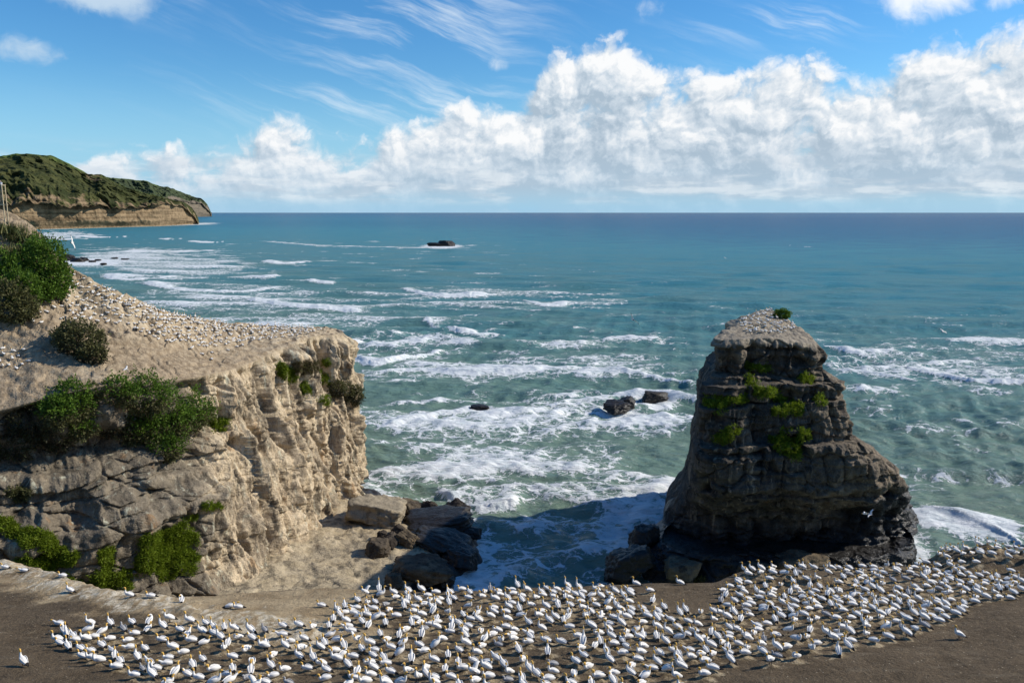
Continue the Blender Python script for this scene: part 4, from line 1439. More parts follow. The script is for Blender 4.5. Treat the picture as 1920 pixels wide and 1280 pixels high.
def make_bush(name, lobes_px, n, leaf, mat, label, seed, trees, cat='bush', group=None, drop=0.35, under=None, deep=0.8, size=0.30):
    """lobes_px: (px,py,rx,ry) ellipses in the photo; each lobe becomes a leafy mass seated on the ground found there"""
    r = np.random.default_rng(seed)
    lob = []
    for (px, py, rx, ry) in lobes_px:
        h = shoot(trees, px, py + ry * 0.55)
        if h is None or h[3] > 260:
            h = shoot(trees, px - 8, py + ry * 0.9)
        d = np.linalg.norm(np.array(h[0]) - np.array([0, 0, CAM_H]))
        sc = d / FPX
        rx, ry = rx * 1.12, ry * 1.12
        R = np.array([rx * sc, min(rx, ry) * sc * deep, ry * sc])
        c = atY(px, py, float(h[0][1]) - R[1] * 0.15)
        lob.append((c, R))
    vol = np.array([l[1].prod() ** (2 / 3) for l in lob])
    cnt = np.maximum(60, (n * vol / vol.sum()).astype(int))
    Cs, Ds, Ts, Us = [], [], [], []
    for (c, R), k in zip(lob, cnt):
        u = r.normal(size=(k, 3))
        u /= np.linalg.norm(u, axis=1)[:, None]
        # lumpy radius: clumps of twigs stand out, gaps fall in
        lump = fbm(u * 2.2 + seed, 3) * 0.62 + fbm(u * 6 + seed * 2, 2) * 0.36
        rad = (0.86 + lump) * (1 - 0.32 * r.random(k) ** 2.0)
        rad *= np.where(u[:, 2] < 0, 1 - 0.15 * -u[:, 2], 1)
        p = c + u * rad[:, None] * R
        dd = u + r.normal(size=(k, 3)) * 0.75 + np.array([0, 0, 0.25])
        dd /= np.linalg.norm(dd, axis=1)[:, None]
        Cs.append(p)
        Ds.append(dd)
        Ts.append(np.clip(0.45 + 0.55 * fbm(u * 3 + 5, 2) + r.normal(size=k) * 0.18, 0, 1))
        Us.append(u[:, 2])
    C, D, T = np.concatenate(Cs), np.concatenate(Ds), np.concatenate(Ts)
    U = np.concatenate(Us)
    k = len(C)
    L = leaf * r.uniform(0.7, 1.4, k)
    base = np.array([np.mean([l[0][0] for l in lob]), np.mean([l[0][1] for l in lob]), min(l[0][2] - l[1][2] * 0.8 for l in lob)])
    root = empty(name, base)
    tag(root, label, cat, group)
    groups = [('foliage', np.ones(k, bool), mat)]
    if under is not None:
        low = (U + r.normal(size=k) * 0.18) < -0.15  # leaves on the lower side take the second, duller leaf colour
        groups = [('foliage', ~low, mat), ('lower_foliage', low, under)]
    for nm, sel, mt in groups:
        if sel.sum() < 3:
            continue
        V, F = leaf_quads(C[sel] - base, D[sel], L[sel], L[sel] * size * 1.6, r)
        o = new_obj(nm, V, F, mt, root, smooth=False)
        set_attr(o, 'tone', np.repeat(T[sel], 4))
    for (c, R) in lob:
        paths = []
        b0 = np.array([c[0], c[1] + R[1] * 0.3, c[2] - R[2] * 0.95])
        for q in range(7):
            e = c + (r.uniform(-.65, .65, 3)) * R
            mid = (b0 + e) / 2 + r.normal(size=3) * 0.12 * R
            paths.append((np.array([b0, mid, e]) - base, 0.03 * R.mean() + 0.03, 0.015))
        V, F = tubes(paths, 5)
        new_obj('stem', V, F, MAT_STEM, root)
    return root


TH = [BVH_HEAD]
G_B = 'bushes on the headland'
make_bush('shrub', [(86, 500, 34, 50), (105, 528, 26, 34), (68, 480, 22, 24), (78, 545, 30, 20)], 13000, 0.42, LEAF_GREEN, 'tall dark green shrub on the steep slope at upper left', 3, TH, group=G_B)
make_bush('shrub', [(14, 520, 28, 42), (40, 545, 30, 34)], 9000, 0.42, LEAF_GREEN, 'shadowy dark shrub between flax and green slope shrub', 4, TH, group=G_B)
make_bush('shrub', [(15, 570, 42, 36), (48, 580, 20, 20)], 6000, 0.40, LEAF_OLIVE, 'olive shrub at the left edge above the bare slope', 5, TH, group=G_B)
make_bush('shrub', [(150, 640, 42, 34), (172, 665, 26, 22), (128, 630, 22, 24)], 9000, 0.38, LEAF_OLIVE, 'round olive brown bush alone on the bare slope', 6, TH, under=LEAF_DARK, group=G_B)
make_bush('shrub', [(135, 756, 36, 40), (108, 772, 30, 30), (148, 795, 30, 30)], 12000, 0.36, LEAF_GREEN, 'green bush overhanging the cliff rim, left of the largest bush', 7, TH, under=LEAF_OLIVE, group=G_B)
make_bush('shrub', [(176, 742, 14, 22)], 2200, 0.34, LEAF_OLIVE, 'narrow olive bush wedged between the two green rim bushes', 8, TH, group=G_B)
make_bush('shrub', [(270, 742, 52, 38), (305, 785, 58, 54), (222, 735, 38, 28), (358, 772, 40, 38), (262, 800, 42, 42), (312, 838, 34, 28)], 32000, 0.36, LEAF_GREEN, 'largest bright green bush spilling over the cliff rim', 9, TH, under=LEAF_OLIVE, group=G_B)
make_bush('shrub', [(50, 790, 52, 36), (20, 830, 40, 34), (95, 818, 40, 30), (215, 800, 30, 26)], 9000, 0.36, LEAF_DARK, 'dark brown scrub in shade below the rim at left edge', 10, TH, group=G_B)
make_bush('shrub', [(650, 735, 20, 22), (668, 742, 16, 20), (632, 728, 18, 18)], 6500, 0.34, LEAF_OLIVE, 'round olive bush overhanging the sea at the headland tip', 11, TH, under=LEAF_DARK, group=G_B)
make_bush('shrub', [(1466, 590, 15, 10)], 2600, 0.30, LEAF_GREEN, 'dark green cushion bush on top of the sea stack', 12, [BVH_STACK])
make_bush('shrub', [(1308, 1088, 18, 9)], 900, 0.30, LEAF_OLIVE, 'small green plant at the near foot of the sea stack', 13, [BVH_STACK])


def make_flax(px, py, rx, n, label, seed):
    r = np.random.default_rng(seed)
    h = shoot(TH, px, py + 12)
    p0 = np.array(h[0])
    sc = np.linalg.norm(p0 - np.array([0, 0, CAM_H])) / FPX
    root = empty('flax_bush', p0)
    tag(root, label, 'bush', 'flax bushes on the headland')
    Vs, Fs, Ts = [], [], []
    for k in range(n):
        a = r.uniform(0, 6.28)
        b0 = np.array([r.normal() * rx * sc * 0.55, r.normal() * rx * sc * 0.4, 0.0])
        L = r.uniform(1.3, 2.5) * min(1.0, rx / 25)
        lean = r.uniform(0.15, 0.9)
        d = np.array([math.cos(a) * lean, math.sin(a) * lean, 1.0])
        d /= np.linalg.norm(d)
        side = np.cross(d, [0, 0, 1.0])
        side /= np.linalg.norm(side) + 1e-9
        pts = []
        for q in range(5):
            f = q / 4
            c = b0 + d * L * f + np.array([math.cos(a), math.sin(a), 0]) * lean * 0.5 * f * f * L * 0.6 - np.array([0, 0, 0.45 * lean * f * f * L])
            w = 0.085 * (1 - f ** 1.6) + 0.006
            pts += [c - side * w, c + side * w]
        o = len(Vs) * 10
        Vs.append(np.array(pts))
        Fs += [(o + 2 * q, o + 2 * q + 1, o + 2 * q + 3, o + 2 * q + 2) for q in range(4)]
        Ts.append(np.full(10, np.clip(r.normal(0.45, 0.28), 0, 1)))
    o = new_obj('leaves', np.concatenate(Vs), np.array(Fs), LEAF_FLAX, root, smooth=False)
    set_attr(o, 'tone', np.concatenate(Ts))
    V, F = tubes([([(0, 0, -0.4), (0, 0.05, 0.2), (0.05, 0, 0.5)], 0.25, 0.1)], 6)
    new_obj('crown_base', V, F, MAT_STEM, root)
    return root


make_flax(10, 425, 28, 420, 'spiky flax clump at the left edge under the wooden lookout', 1)
make_flax(42, 440, 26, 380, 'spiky flax clump right of the lookout, above the slope shrub', 2)
make_flax(20, 465, 26, 300, 'lower spiky flax clump above the shadowy shrub', 3)
make_flax(96, 472, 9, 90, 'small flax tuft on the skyline near the black rocks', 4)


def make_grass(patches, label, seed, trees, mat=LEAF_GRASS, blade=0.42, dens=5.0, name='grass_clump', group=None, thick=0.45):
    r = np.random.default_rng(seed)
    Cs, Ds, Ns = [], [], []
    for (px, py, rx, ry, rot) in patches:
        n = int(max(50, dens * rx * ry * 3.14 * 0.25))
        c, s_ = math.cos(math.radians(rot)), math.sin(math.radians(rot))
        A = r.uniform(-1.2, 1.2, (n, 2))
        Q = (A ** 2).sum(1)
        lim = 0.62 + 1.15 * fbm(V3(A[:, 0] * 1.9 + seed, A[:, 1] * 1.9, px * 0.1), 2)
        A = A[Q * (0.75 + 0.5 * r.random(n)) < lim]
        Q = (A ** 2).sum(1)
        for (a, b_), q in zip(A, Q):
            h = shoot(trees, px + (a * rx * c + b_ * ry * s_), py + (-a * rx * s_ + b_ * ry * c))
            if h is None:
                continue
            nn = np.array(h[1])
            if nn @ (np.array(h[0]) - np.array([0, 0, CAM_H])) > 0:
                nn = -nn
            p = np.array(h[0]) + nn * thick * max(0, 1.1 - q) * r.uniform(0.2, 1.0)
            Cs.append(p)
            Ns.append(nn)
    if not Cs:
        return None
    C, N = np.array(Cs), np.array(Ns)
    dm_ = np.linalg.norm(C - np.median(C, 0), axis=1)
    near_ = dm_ < min(7.5, 2.6 * float(np.median(dm_)) + 0.4)
    C, N = C[near_], N[near_]
    m = 5
    C = np.repeat(C, m, 0) + r.normal(size=(len(C) * m, 3)) * 0.15
    N = np.repeat(N, m, 0)
    D = N * 0.55 + np.array([0, 0, 0.35]) + r.normal(size=C.shape) * 0.45 - np.array([0, 0, 0.45]) * r.random((len(C), 1))
    D /= np.linalg.norm(D, axis=1)[:, None]
    L = blade * r.uniform(0.6, 1.4, len(C))
    base = C.mean(0)
    root = None
    V, F = leaf_quads(C + D * (L * 0.35)[:, None] - base, D, L, L * 0.22, r)
    o = new_obj(name, V, F, mat, smooth=False)
    o.location = base
    T = np.clip(0.5 + 0.5 * fbm(C / 0.8, 2) + r.normal(size=len(C)) * 0.2, 0, 1)
    set_attr(o, 'tone', np.repeat(T, 4))
    tag(o, label, 'grass', group)
    return o


G_G = 'green clumps on the headland cliff'
make_grass([(540, 702, 22, 16, -25), (528, 690, 12, 14, 0)], 'green tuft patch highest on the cream cliff, left part', 1, TH, group=G_G)
make_grass([(575, 688, 34, 14, 8)], 'dry brown grass patch between the green tufts near the rim', 2, TH, LEAF_DRY, group=G_G)
make_grass([(603, 705, 14, 22, 15), (612, 680, 10, 10, 0)], 'green tuft patch right of the dry brown patch', 3, TH, group=G_G)
make_grass([(574, 728, 11, 15, 0)], 'small green tuft under the dry brown patch', 4, TH, group=G_G)
make_grass([(612, 750, 16, 10, 0)], 'small green tuft left of the bush at the headland tip', 5, TH, group=G_G)
make_grass([(410, 794, 22, 17, 0)], 'green tuft beside the largest bush on the cliff', 6, TH, group=G_G)
make_grass([(398, 949, 22, 8, 0), (362, 967, 9, 7, 0)], 'small green tuft low on the cliff right of the ledge', 7, TH, group=G_G)
make_grass([(318, 1008, 66, 30, 15), (298, 1048, 52, 42, 0), (345, 1048, 32, 32, 0)], 'largest green grass patch on the lower cliff', 8, TH, group=G_G, thick=0.8)
make_grass([(200, 1045, 20, 24, -20), (210, 1086, 46, 22, 0)], 'green patch left of the largest lower cliff patch', 9, TH, group=G_G, thick=0.6)
make_grass([(22, 992, 40, 18, -25), (50, 1012, 18, 16, 0)], 'upper green patch at the left edge of the cliff', 10, TH, group=G_G, thick=0.6)
make_grass([(92, 1022, 52, 20, -35), (118, 1045, 36, 22, 0), (70, 1058, 46, 22, 0)], 'green patch stepping down towards the pale crust', 11, TH, group=G_G, thick=0.7)
make_grass([(10, 1043, 26, 12, -15), (130, 1090, 40, 12, -20), (180, 1104, 40, 10, -8)], 'low green strip just above the pale crust', 12, TH, group=G_G, thick=0.6)
make_grass([(38, 925, 26, 16, 0)], 'thin dull green tuft under the dark rim scrub', 13, TH, LEAF_OLIVE, group=G_G)
G_S = 'green tufts on the sea stack'
TS = [BVH_STACK]
for k, (pp, lb) in enumerate([
        ([(1410, 686, 12, 6, 0), (1428, 690, 18, 7, -20)], 'highest green tuft on the front of the sea stack'),
        ([(1511, 713, 17, 9, 0)], 'upper right green tuft on the sea stack'),
        ([(1430, 732, 30, 10, -15), (1402, 715, 6, 10, 0), (1455, 742, 20, 8, -20)], 'long green cushion at centre of the stack'),
        ([(1366, 749, 40, 8, 5), (1330, 752, 12, 6, 0)], 'flat green strip left of the central cushion on the stack'),
        ([(1342, 764, 22, 7, -10)], 'small green tuft at the left edge of the stack'),
        ([(1462, 768, 20, 10, 0), (1492, 766, 14, 14, 30)], 'curved green tuft right of and below the central cushion'),
        ([(1537, 753, 13, 7, -25)], 'lone green tuft nearest the right side of the stack'),
        ([(1362, 813, 30, 12, 22)], 'slanting green tuft low on the left of the stack'),
        ([(1470, 836, 34, 13, -28), (1488, 848, 16, 12, -40)], 'lowest and widest green tuft, slanting on the stack'),
        ([(1502, 815, 15, 12, 0)], 'dark green tuft just above the lowest tuft on the stack'),
        ([(1474, 808, 7, 4, 0)], 'tiniest green tuft among the white stained rock')]):
    make_grass(pp, lb, 40 + k, TS, group=G_S, thick=1.3, blade=0.45, dens=6.5)

# ------------------------------------------------------------------ gannets
def bird_mat(name, col, var=0.08, rough=0.7):
    return flat_mat(name, col, rough, var, 14.0, 0.2)


BM = [bird_mat('gannet_white', (0.74, 0.71, 0.655)), bird_mat('gannet_head_ochre', (0.64, 0.38, 0.09), 0.12), bird_mat('gannet_black', (0.022, 0.020, 0.020)), bird_mat('gannet_bill', (0.42, 0.45, 0.47), 0.05, 0.45),
      bird_mat('juvenile_mottle', (0.34, 0.33, 0.32), 0.55)]


def loft(pts, seg):
    """pts: (x,y,z, halfwidth, halfheight, mat). returns V,F,M"""
    A = np.array([p[:3] for p in pts], float)
    T = np.gradient(A, axis=0)
    T /= np.linalg.norm(T, axis=1)[:, None]
    side = np.cross(np.array([0, 0, 1.0]), T)
    for i in range(len(side)):
        if np.linalg.norm(side[i]) < 0.25 or (i and side[i] @ side[i - 1] < 0):
            side[i] = side[i - 1] if i else np.array([0, 1.0, 0])
    side /= np.linalg.norm(side, axis=1)[:, None]
    up = np.cross(T, side)
    th = np.linspace(0, 2 * np.pi, seg, endpoint=False)
    w = np.array([p[3] for p in pts])[:, None, None]
    h = np.array([p[4] for p in pts])[:, None, None]
    R = A[:, None] + side[:, None] * np.cos(th)[None, :, None] * w + up[:, None] * np.sin(th)[None, :, None] * h
    F = grid_faces(len(pts), seg, wrap=True)
    M = np.repeat([p[5] for p in pts[:-1]], seg)
    return R.reshape(-1, 3), F, M


def gannet_geo(pose, seg=10, juv=False, wings=True, fine=True):
    W, Y, K, B = (4, 4, 2, 2) if juv else (0, 1, 2, 3)
    lift = 0.11 if pose in ('stand', 'walk', 'flap') else 0.0
    pitch = {'rest': 0.0, 'upright': 0.18, 'stand': 0.30, 'sky': 0.28, 'preen': 0.05, 'stretch': -0.02, 'walk': 0.22, 'fluff': 0.05, 'flap': 0.2}[pose]
    body = [(-0.50, 0, 0.085, .015, .008, K), (-0.44, 0, 0.095, .045, .016, K), (-0.36, 0, 0.115, .065, .034, K), (-0.28, 0, 0.14, .095, .070, W), (-0.16, 0, 0.165, .135, .112, W),
            (-0.03, 0, 0.18, .152, .135, W), (0.09, 0, 0.19, .150, .138, W), (0.18, 0, 0.205, .128, .125, W), (0.245, 0, 0.235, .098, .098, W)]
    c, s = math.cos(pitch), math.sin(pitch)
    body = [(x * c - (z - .16) * s, y, x * s + (z - .16) * c + .16 + lift + 0.30 * s, w, h, m) for x, y, z, w, h, m in body]
    bx, bz = body[-1][0], body[-1][2]
    nk = {
        'rest': [(.03, 0, .07, .070, .072, W), (.035, 0, .13, .054, .056, Y), (.02, 0, .19, .046, .050, Y), (.03, 0, .235, .050, .054, Y), (.075, 0, .262, .050, .050, Y), (.12, 0, .262, .036, .036, Y), (.15, 0, .256, .017, .018, B), (.245, 0, .242, .004, .004, B)],
        'upright': [(.03, 0, .08, .068, .070, W), (.035, 0, .17, .050, .052, W), (.02, 0, .26, .043, .046, Y), (.01, 0, .34, .044, .048, Y), (.03, 0, .385, .049, .052, Y), (.075, 0, .405, .048, .046, Y), (.12, 0, .402, .034, .034, Y), (.15, 0, .396, .017, .018, B), (.25, 0, .375, .004, .004, B)],
        'sky': [(.03, 0, .09, .066, .068, W), (.03, 0, .19, .048, .050, W), (.02, 0, .29, .042, .044, W), (.02, 0, .37, .044, .046, Y), (.035, 0, .42, .047, .048, Y), (.06, 0, .47, .038, .038, Y), (.075, 0, .50, .018, .018, B), (.12, 0, .59, .004, .004, B)],
        'preen': [(.03, 0, .07, .070, .072, W), (.045, .02, .13, .054, .056, W), (.02, .06, .17, .046, .050, W), (-.03, .10, .185, .047, .05, Y), (-.08, .13, .18, .047, .048, Y), (-.12, .15, .16, .034, .034, Y), (-.15, .16, .145, .017, .018, B), (-.22, .18, .10, .004, .004, B)],
        'stretch': [(.05, 0, .05, .072, .074, W), (.11, 0, .10, .054, .056, W), (.18, 0, .135, .046, .048, Y), (.24, 0, .155, .046, .050, Y), (.29, 0, .165, .048, .048, Y), (.335, 0, .160, .034, .034, Y), (.365, 0, .152, .017, .018, B), (.455, 0, .12, .004, .004, B)],
    }
    nk['stand'] = nk['upright']
    nk['walk'] = [(x + .02, y, z, w, h, m) for x, y, z, w, h, m in nk['upright']]
    nk['flap'] = nk['rest']
    nk['fluff'] = [(x * .8, y, z * .75, w * 1.1, h * 1.1, m) for x, y, z, w, h, m in nk['rest']]
    pts = body + [(bx + x, y, bz + z, w, h, m) for x, y, z, w, h, m in nk[pose]]
    V, F, M = loft(pts, seg)
    Vs, Fs, Ms, off = [V], [F], [M], len(V)
    if wings and pose != 'flap':
        for sd in (-1, 1):
            wp = [(.17, sd * .105, .25, .025, .05, W), (.08, sd * .145, .245, .030, .095, W), (-.06, sd * .150, .215, .030, .105, W), (-.20, sd * .115, .185, .026, .085, W),
                  (-.32, sd * .075, .150, .020, .055, K), (-.44, sd * .040, .118, .014, .032, K), (-.54, sd * .02, .095, .006, .010, K)]
            wp = [(x * c - (z - .16) * s, y, x * s + (z - .16) * c + .16 + lift + 0.30 * s, w, h, m) for x, y, z, w, h, m in wp]
            V, F, M = loft(wp, 6 if not fine else 8)
            Vs.append(V); Fs.append(F + off); Ms.append(M); off += len(V)
    if pose == 'flap':
        for sd in (-1, 1):
            rows = []
            for t, ch, m in ((0, .24, W), (.2, .25, W), (.45, .22, W), (.65, .18, W), (.85, .12, K), (1.0, .03, K)):
                y = sd * (.10 + .42 * t)
                x = .13 - .40 * max(0, t - .3)
                z = .30 + .34 * math.sin(t * 2.0)
                th_ = .02 * (1 - t) + .006
                rows.append(([(x, y, z + th_), (x - ch, y, z - .05 + th_ * .4), (x - ch, y, z - .05 - th_ * .4), (x, y, z - th_)], m))
            V = np.array([p for q, _ in rows for p in q])
            F = grid_faces(len(rows), 4, wrap=True)
            Vs.append(V); Fs.append(F + off); Ms.append(np.repeat([m for _, m in rows[:-1]], 4)); off += len(V)
    if lift:
        for sd in (-1, 1):
            fx = 0.05 if pose == 'walk' and sd > 0 else -0.02
            lp = [(0.0, sd * .06, .20, .018, .018, K), (fx, sd * .065, .03, .014, .014, K), (fx + .03, sd * .068, .012, .05, .012, K), (fx + .11, sd * .07, .008, .06, .006, K)]
            V, F, M = loft(lp, 6)
            Vs.append(V); Fs.append(F + off); Ms.append(M); off += len(V)
    V = np.concatenate(Vs)
    return V, np.concatenate(Fs), np.concatenate(Ms)


GSC = 1.0
POSES = ['rest', 'upright', 'stand', 'sky', 'preen', 'stretch', 'walk', 'fluff', 'flap']
GEO_HI = {p: gannet_geo(p) for p in POSES}
GEO_HI['chick'] = gannet_geo('fluff', juv=True)
GEO_LO = {p: gannet_geo(p, 6, fine=False) for p in POSES}
GEO_LO['chick'] = gannet_geo('fluff', 6, juv=True, fine=False)
MESH = {}


def gannet_mesh(p):
    if p not in MESH:
        V, F, M = GEO_HI[p]
        o = new_obj('gannet', V * GSC, F, mats=BM, fmat=M)
        MESH[p] = o.data
        bpy.data.objects.remove(o)
    return MESH[p]


rb = np.random.default_rng(77)
birds = []         # x, y, z, yaw, pose, px, py
for (x, y) in NESTS:
    z = ground_z(x, y)
    u = rb.random()
    pose = 'rest' if u < .38 else 'upright' if u < .60 else 'stretch' if u < .70 else 'preen' if u < .78 else 'stand' if u < .86 else 'sky' if u < .91 else 'fluff' if u < .94 else 'flap' if u < .955 else 'chick'
    yaw = math.pi - 0.25 + rb.normal() * 0.75 if rb.random() < 0.8 else rb.uniform(0, 2 * math.pi)
    birds.append([x, y, z, yaw, pose])
SINGLE = [(45, 1248, 'stand', 2.6, 'gannet standing alone at the bottom left corner'),
          (112, 1172, 'stretch', 3.1, 'gannet crouching alone on bare dark soil at left'),
          (10, 1066, 'rest', 3.1, 'gannet cut by the left edge on the pale crust'),
          (45, 1072, 'stretch', 3.2, 'gannet lying on the pale crust at far left'),
          (118, 1082, 'rest', 3.2, 'gannet on the crust before the green strip'),
          (132, 1110, 'upright', 2.9, 'gannet sitting on the slope of the pale crust'),
          (243, 1119, 'upright', 3.2, 'left of two gannets at the drop left of centre'),
          (283, 1120, 'rest', 3.2, 'right of two gannets at the drop left of centre'),
          (341, 1128, 'preen', 1.9, 'gannet preening with back turned at the drop'),
          (432, 1139, 'stretch', 0.2, 'left gannet of the close pair on the tan terrace'),
          (447, 1141, 'rest', 3.2, 'right gannet of the close pair on the tan terrace'),
          (500, 1104, 'upright', 2.8, 'gannet on the rim of the tan terrace below the cliff'),
          (603, 1138, 'rest', 3.0, 'gannet at the left front of the colony on tan ground'),
          (714, 1117, 'upright', 0.3, 'gannet with upstretched neck under the cube shaped boulder'),
          (1798, 1198, 'stand', 3.1, 'long necked gannet standing at the right end of colony'),
          (1193, 1098, 'upright', 3.0, 'left gannet of two on the bare dark strip'),
          (1275, 1096, 'upright', 3.0, 'right gannet of two on the bare dark strip'),
          (1893, 1124, 'fluff', 3.1, 'gannet resting apart by the right edge'),
          (1802, 1146, 'rest', 2.0, 'gannet with long shadow near the right dark slope')]
singles = []
for (px_, py_, pose, yaw, lb) in SINGLE:
    h = shoot([BVH_LEDGE], px_, py_)
    if h is None:
        continue
    singles.append((h[0][0], h[0][1], h[0][2], yaw, pose, lb))
keep = []
for q in birds:
    if all((q[0] - s_[0]) ** 2 + (q[1] - s_[1]) ** 2 > 0.6 for s_ in singles):
        keep.append(q)
birds = keep
B_ = np.array([q[:3] for q in birds])
bpx, bpy_ = proj(B_ + np.array([0, 0, .2]))
vis = (bpx > -15) & (bpx < 1935) & (bpy_ < 1290)
dist = np.linalg.norm(B_ - np.array([0, 0, CAM_H]), axis=1)
order = np.argsort(np.where(vis, dist, 1e6))
N_IND = 300 - len(singles)
chosen = order[:N_IND]

POSE_W = {'rest': 'resting low', 'upright': 'sitting neck raised', 'stand': 'standing', 'sky': 'pointing its bill skyward', 'preen': 'preening its back', 'stretch': 'stretching its neck forward', 'walk': 'walking', 'fluff': 'hunched', 'flap': 'with wings raised', 'chick': 'hunched'}
ORD = ['first', 'second', 'third', 'fourth', 'fifth', 'sixth', 'seventh', 'eighth', 'ninth', 'tenth', 'eleventh', 'twelfth', 'thirteenth', 'fourteenth', 'fifteenth', 'sixteenth', 'seventeenth', 'eighteenth', 'nineteenth', 'twentieth', 'twenty-first', 'twenty-second', 'twenty-third', 'twenty-fourth', 'twenty-fifth', 'twenty-sixth', 'twenty-seventh', 'twenty-eighth', 'twenty-ninth', 'thirtieth', 'thirty-first', 'thirty-second', 'thirty-third', 'thirty-fourth']


def facing(yaw):
    c, s_ = math.cos(yaw), math.sin(yaw)
    if abs(c) > abs(s_):
        return 'facing right' if c > 0 else 'facing left'
    return 'facing seaward' if s_ > 0 else 'facing the viewer'


def region(px, py):
    col = 'below the crust' if px < 560 else 'below the boulders' if px < 880 else 'below the channel' if px < 1180 else 'below the stack' if px < 1560 else 'at right end'
    row = 'front row' if py > 1228 else 'second band' if py > 1185 else 'third band' if py > 1140 else 'far band'
    return row + ' ' + col


combo = {}
for i in chosen:
    x, y, z, yaw, pose = birds[i]
    kind = 'mottled grey chick' if pose == 'chick' else 'white gannet'
    key = '%s %s, %s, %s' % (kind, POSE_W[pose], facing(yaw), region(bpx[i], bpy_[i]))
    combo.setdefault(key, []).append(i)
G_BIRD = 'gannets of the ledge colony'
for key, ids in combo.items():
    ids = sorted(ids, key=lambda i: bpx[i])
    for n, i in enumerate(ids):
        x, y, z, yaw, pose = birds[i]
        lb = key
        if len(ids) > 1:
            lb += ', %s from left' % ORD[n]
        o = bpy.data.objects.new('gannet', gannet_mesh(pose))
        COL.objects.link(o)
        o.location = (x, y, z - 0.015)
        o.rotation_euler = (rb.normal() * 0.06, rb.normal() * 0.08, yaw)
        sc = 1.0 if pose != 'chick' else 0.85
        sc *= 0.90 + 0.18 * rb.random()
        o.scale = (sc, sc, sc)
        tag(o, lb, 'bird', G_BIRD)
for (x, y, z, yaw, pose, lb) in singles:
    o = bpy.data.objects.new('gannet', gannet_mesh(pose))
    COL.objects.link(o)
    o.location = (x, y, z - 0.01)
    o.rotation_euler = (0, 0, yaw)
    tag(o, 'white ' + lb, 'bird', G_BIRD)

# the rest of the flock: far rows of the ledge, the headland top, the stack top
rest = [birds[i] for i in order[N_IND:] if vis[i]]


def strew(trees, poly, n, mind, seed, keepf=None):
    r = np.random.default_rng(seed)
    xs_, ys_ = [p[0] for p in poly], [p[1] for p in poly]
    got, cell = [], {}
    QX, QY = r.uniform(min(xs_), max(xs_), n * 6), r.uniform(min(ys_), max(ys_), n * 6)
    ok_ = in_poly(QX, QY, poly)
    for x, y in zip(QX[ok_], QY[ok_]):
        h = shoot(trees, x, y)
        if h is None or h[1].z < 0.35:
            continue
        p = h[0]
        k = (int(p.x // 1.6), int(p.y // 1.6))
        if any((p.x - q[0]) ** 2 + (p.y - q[1]) ** 2 < mind * mind for a_ in (-1, 0, 1) for b_ in (-1, 0, 1) for q in cell.get((k[0] + a_, k[1] + b_), ())):
            continue
        u = r.random()
        cell.setdefault(k, []).append((p.x, p.y))
        got.append([p.x, p.y, p.z, r.normal(2.6, 1.1), 'rest' if u < .4 else 'upright' if u < .75 else 'stretch' if u < .9 else 'stand'])
        if len(got) >= n:
            break
    return got


rest += strew(TH, [(95, 545), (135, 512), (180, 532), (250, 562), (330, 588), (430, 607), (600, 614), (575, 627), (480, 640), (400, 652), (300, 640), (230, 610), (150, 600), (110, 570)], 560, 0.62, 1)
rest += strew(TH, [(215, 552), (320, 589), (430, 608), (605, 616), (600, 624), (430, 620), (310, 602), (205, 566)], 210, 0.5, 8)
rest += strew(TH, [(40, 585), (100, 560), (150, 600), (90, 605), (50, 610)], 14, 0.8, 2)
rest += strew(TH, [(0, 650), (50, 655), (60, 690), (0, 700)], 12, 0.8, 3)
rest += strew(TH, [(300, 640), (460, 645), (440, 665), (400, 675), (330, 655)], 9, 1.5, 4)
rest += strew(TH, [(85, 470), (120, 490), (140, 515), (120, 520), (95, 490)], 14, 0.8, 5)
rest += strew([BVH_STACK], [(1395, 592), (1430, 583), (1450, 592), (1490, 600), (1500, 612), (1470, 625), (1400, 624), (1385, 612), (1390, 600)], 75, 0.7, 6)
rest += strew([BVH_STACK], [(1436, 576), (1448, 576), (1452, 584), (1434, 584)], 4, 0.6, 7)
Vs, Fs, Ms, off = [], [], [], 0
for x, y, z, yaw, pose in rest:
    V, F, M = GEO_LO[pose]
    c, s_ = math.cos(yaw), math.sin(yaw)
    W = V * GSC * rb.uniform(.94, 1.06)
    W = np.stack([W[:, 0] * c - W[:, 1] * s_ + x, W[:, 0] * s_ + W[:, 1] * c + y, W[:, 2] + z - 0.03], -1)
    Vs.append(W); Fs.append(F + off); Ms.append(M); off += len(V)
flock = new_obj('gannet_flock', np.concatenate(Vs), np.concatenate(Fs), mats=BM, fmat=np.concatenate(Ms))
flock['kind'] = 'stuff'
tag(flock, 'the far gannets crowding ledge rim, headland top and stack top', 'bird')


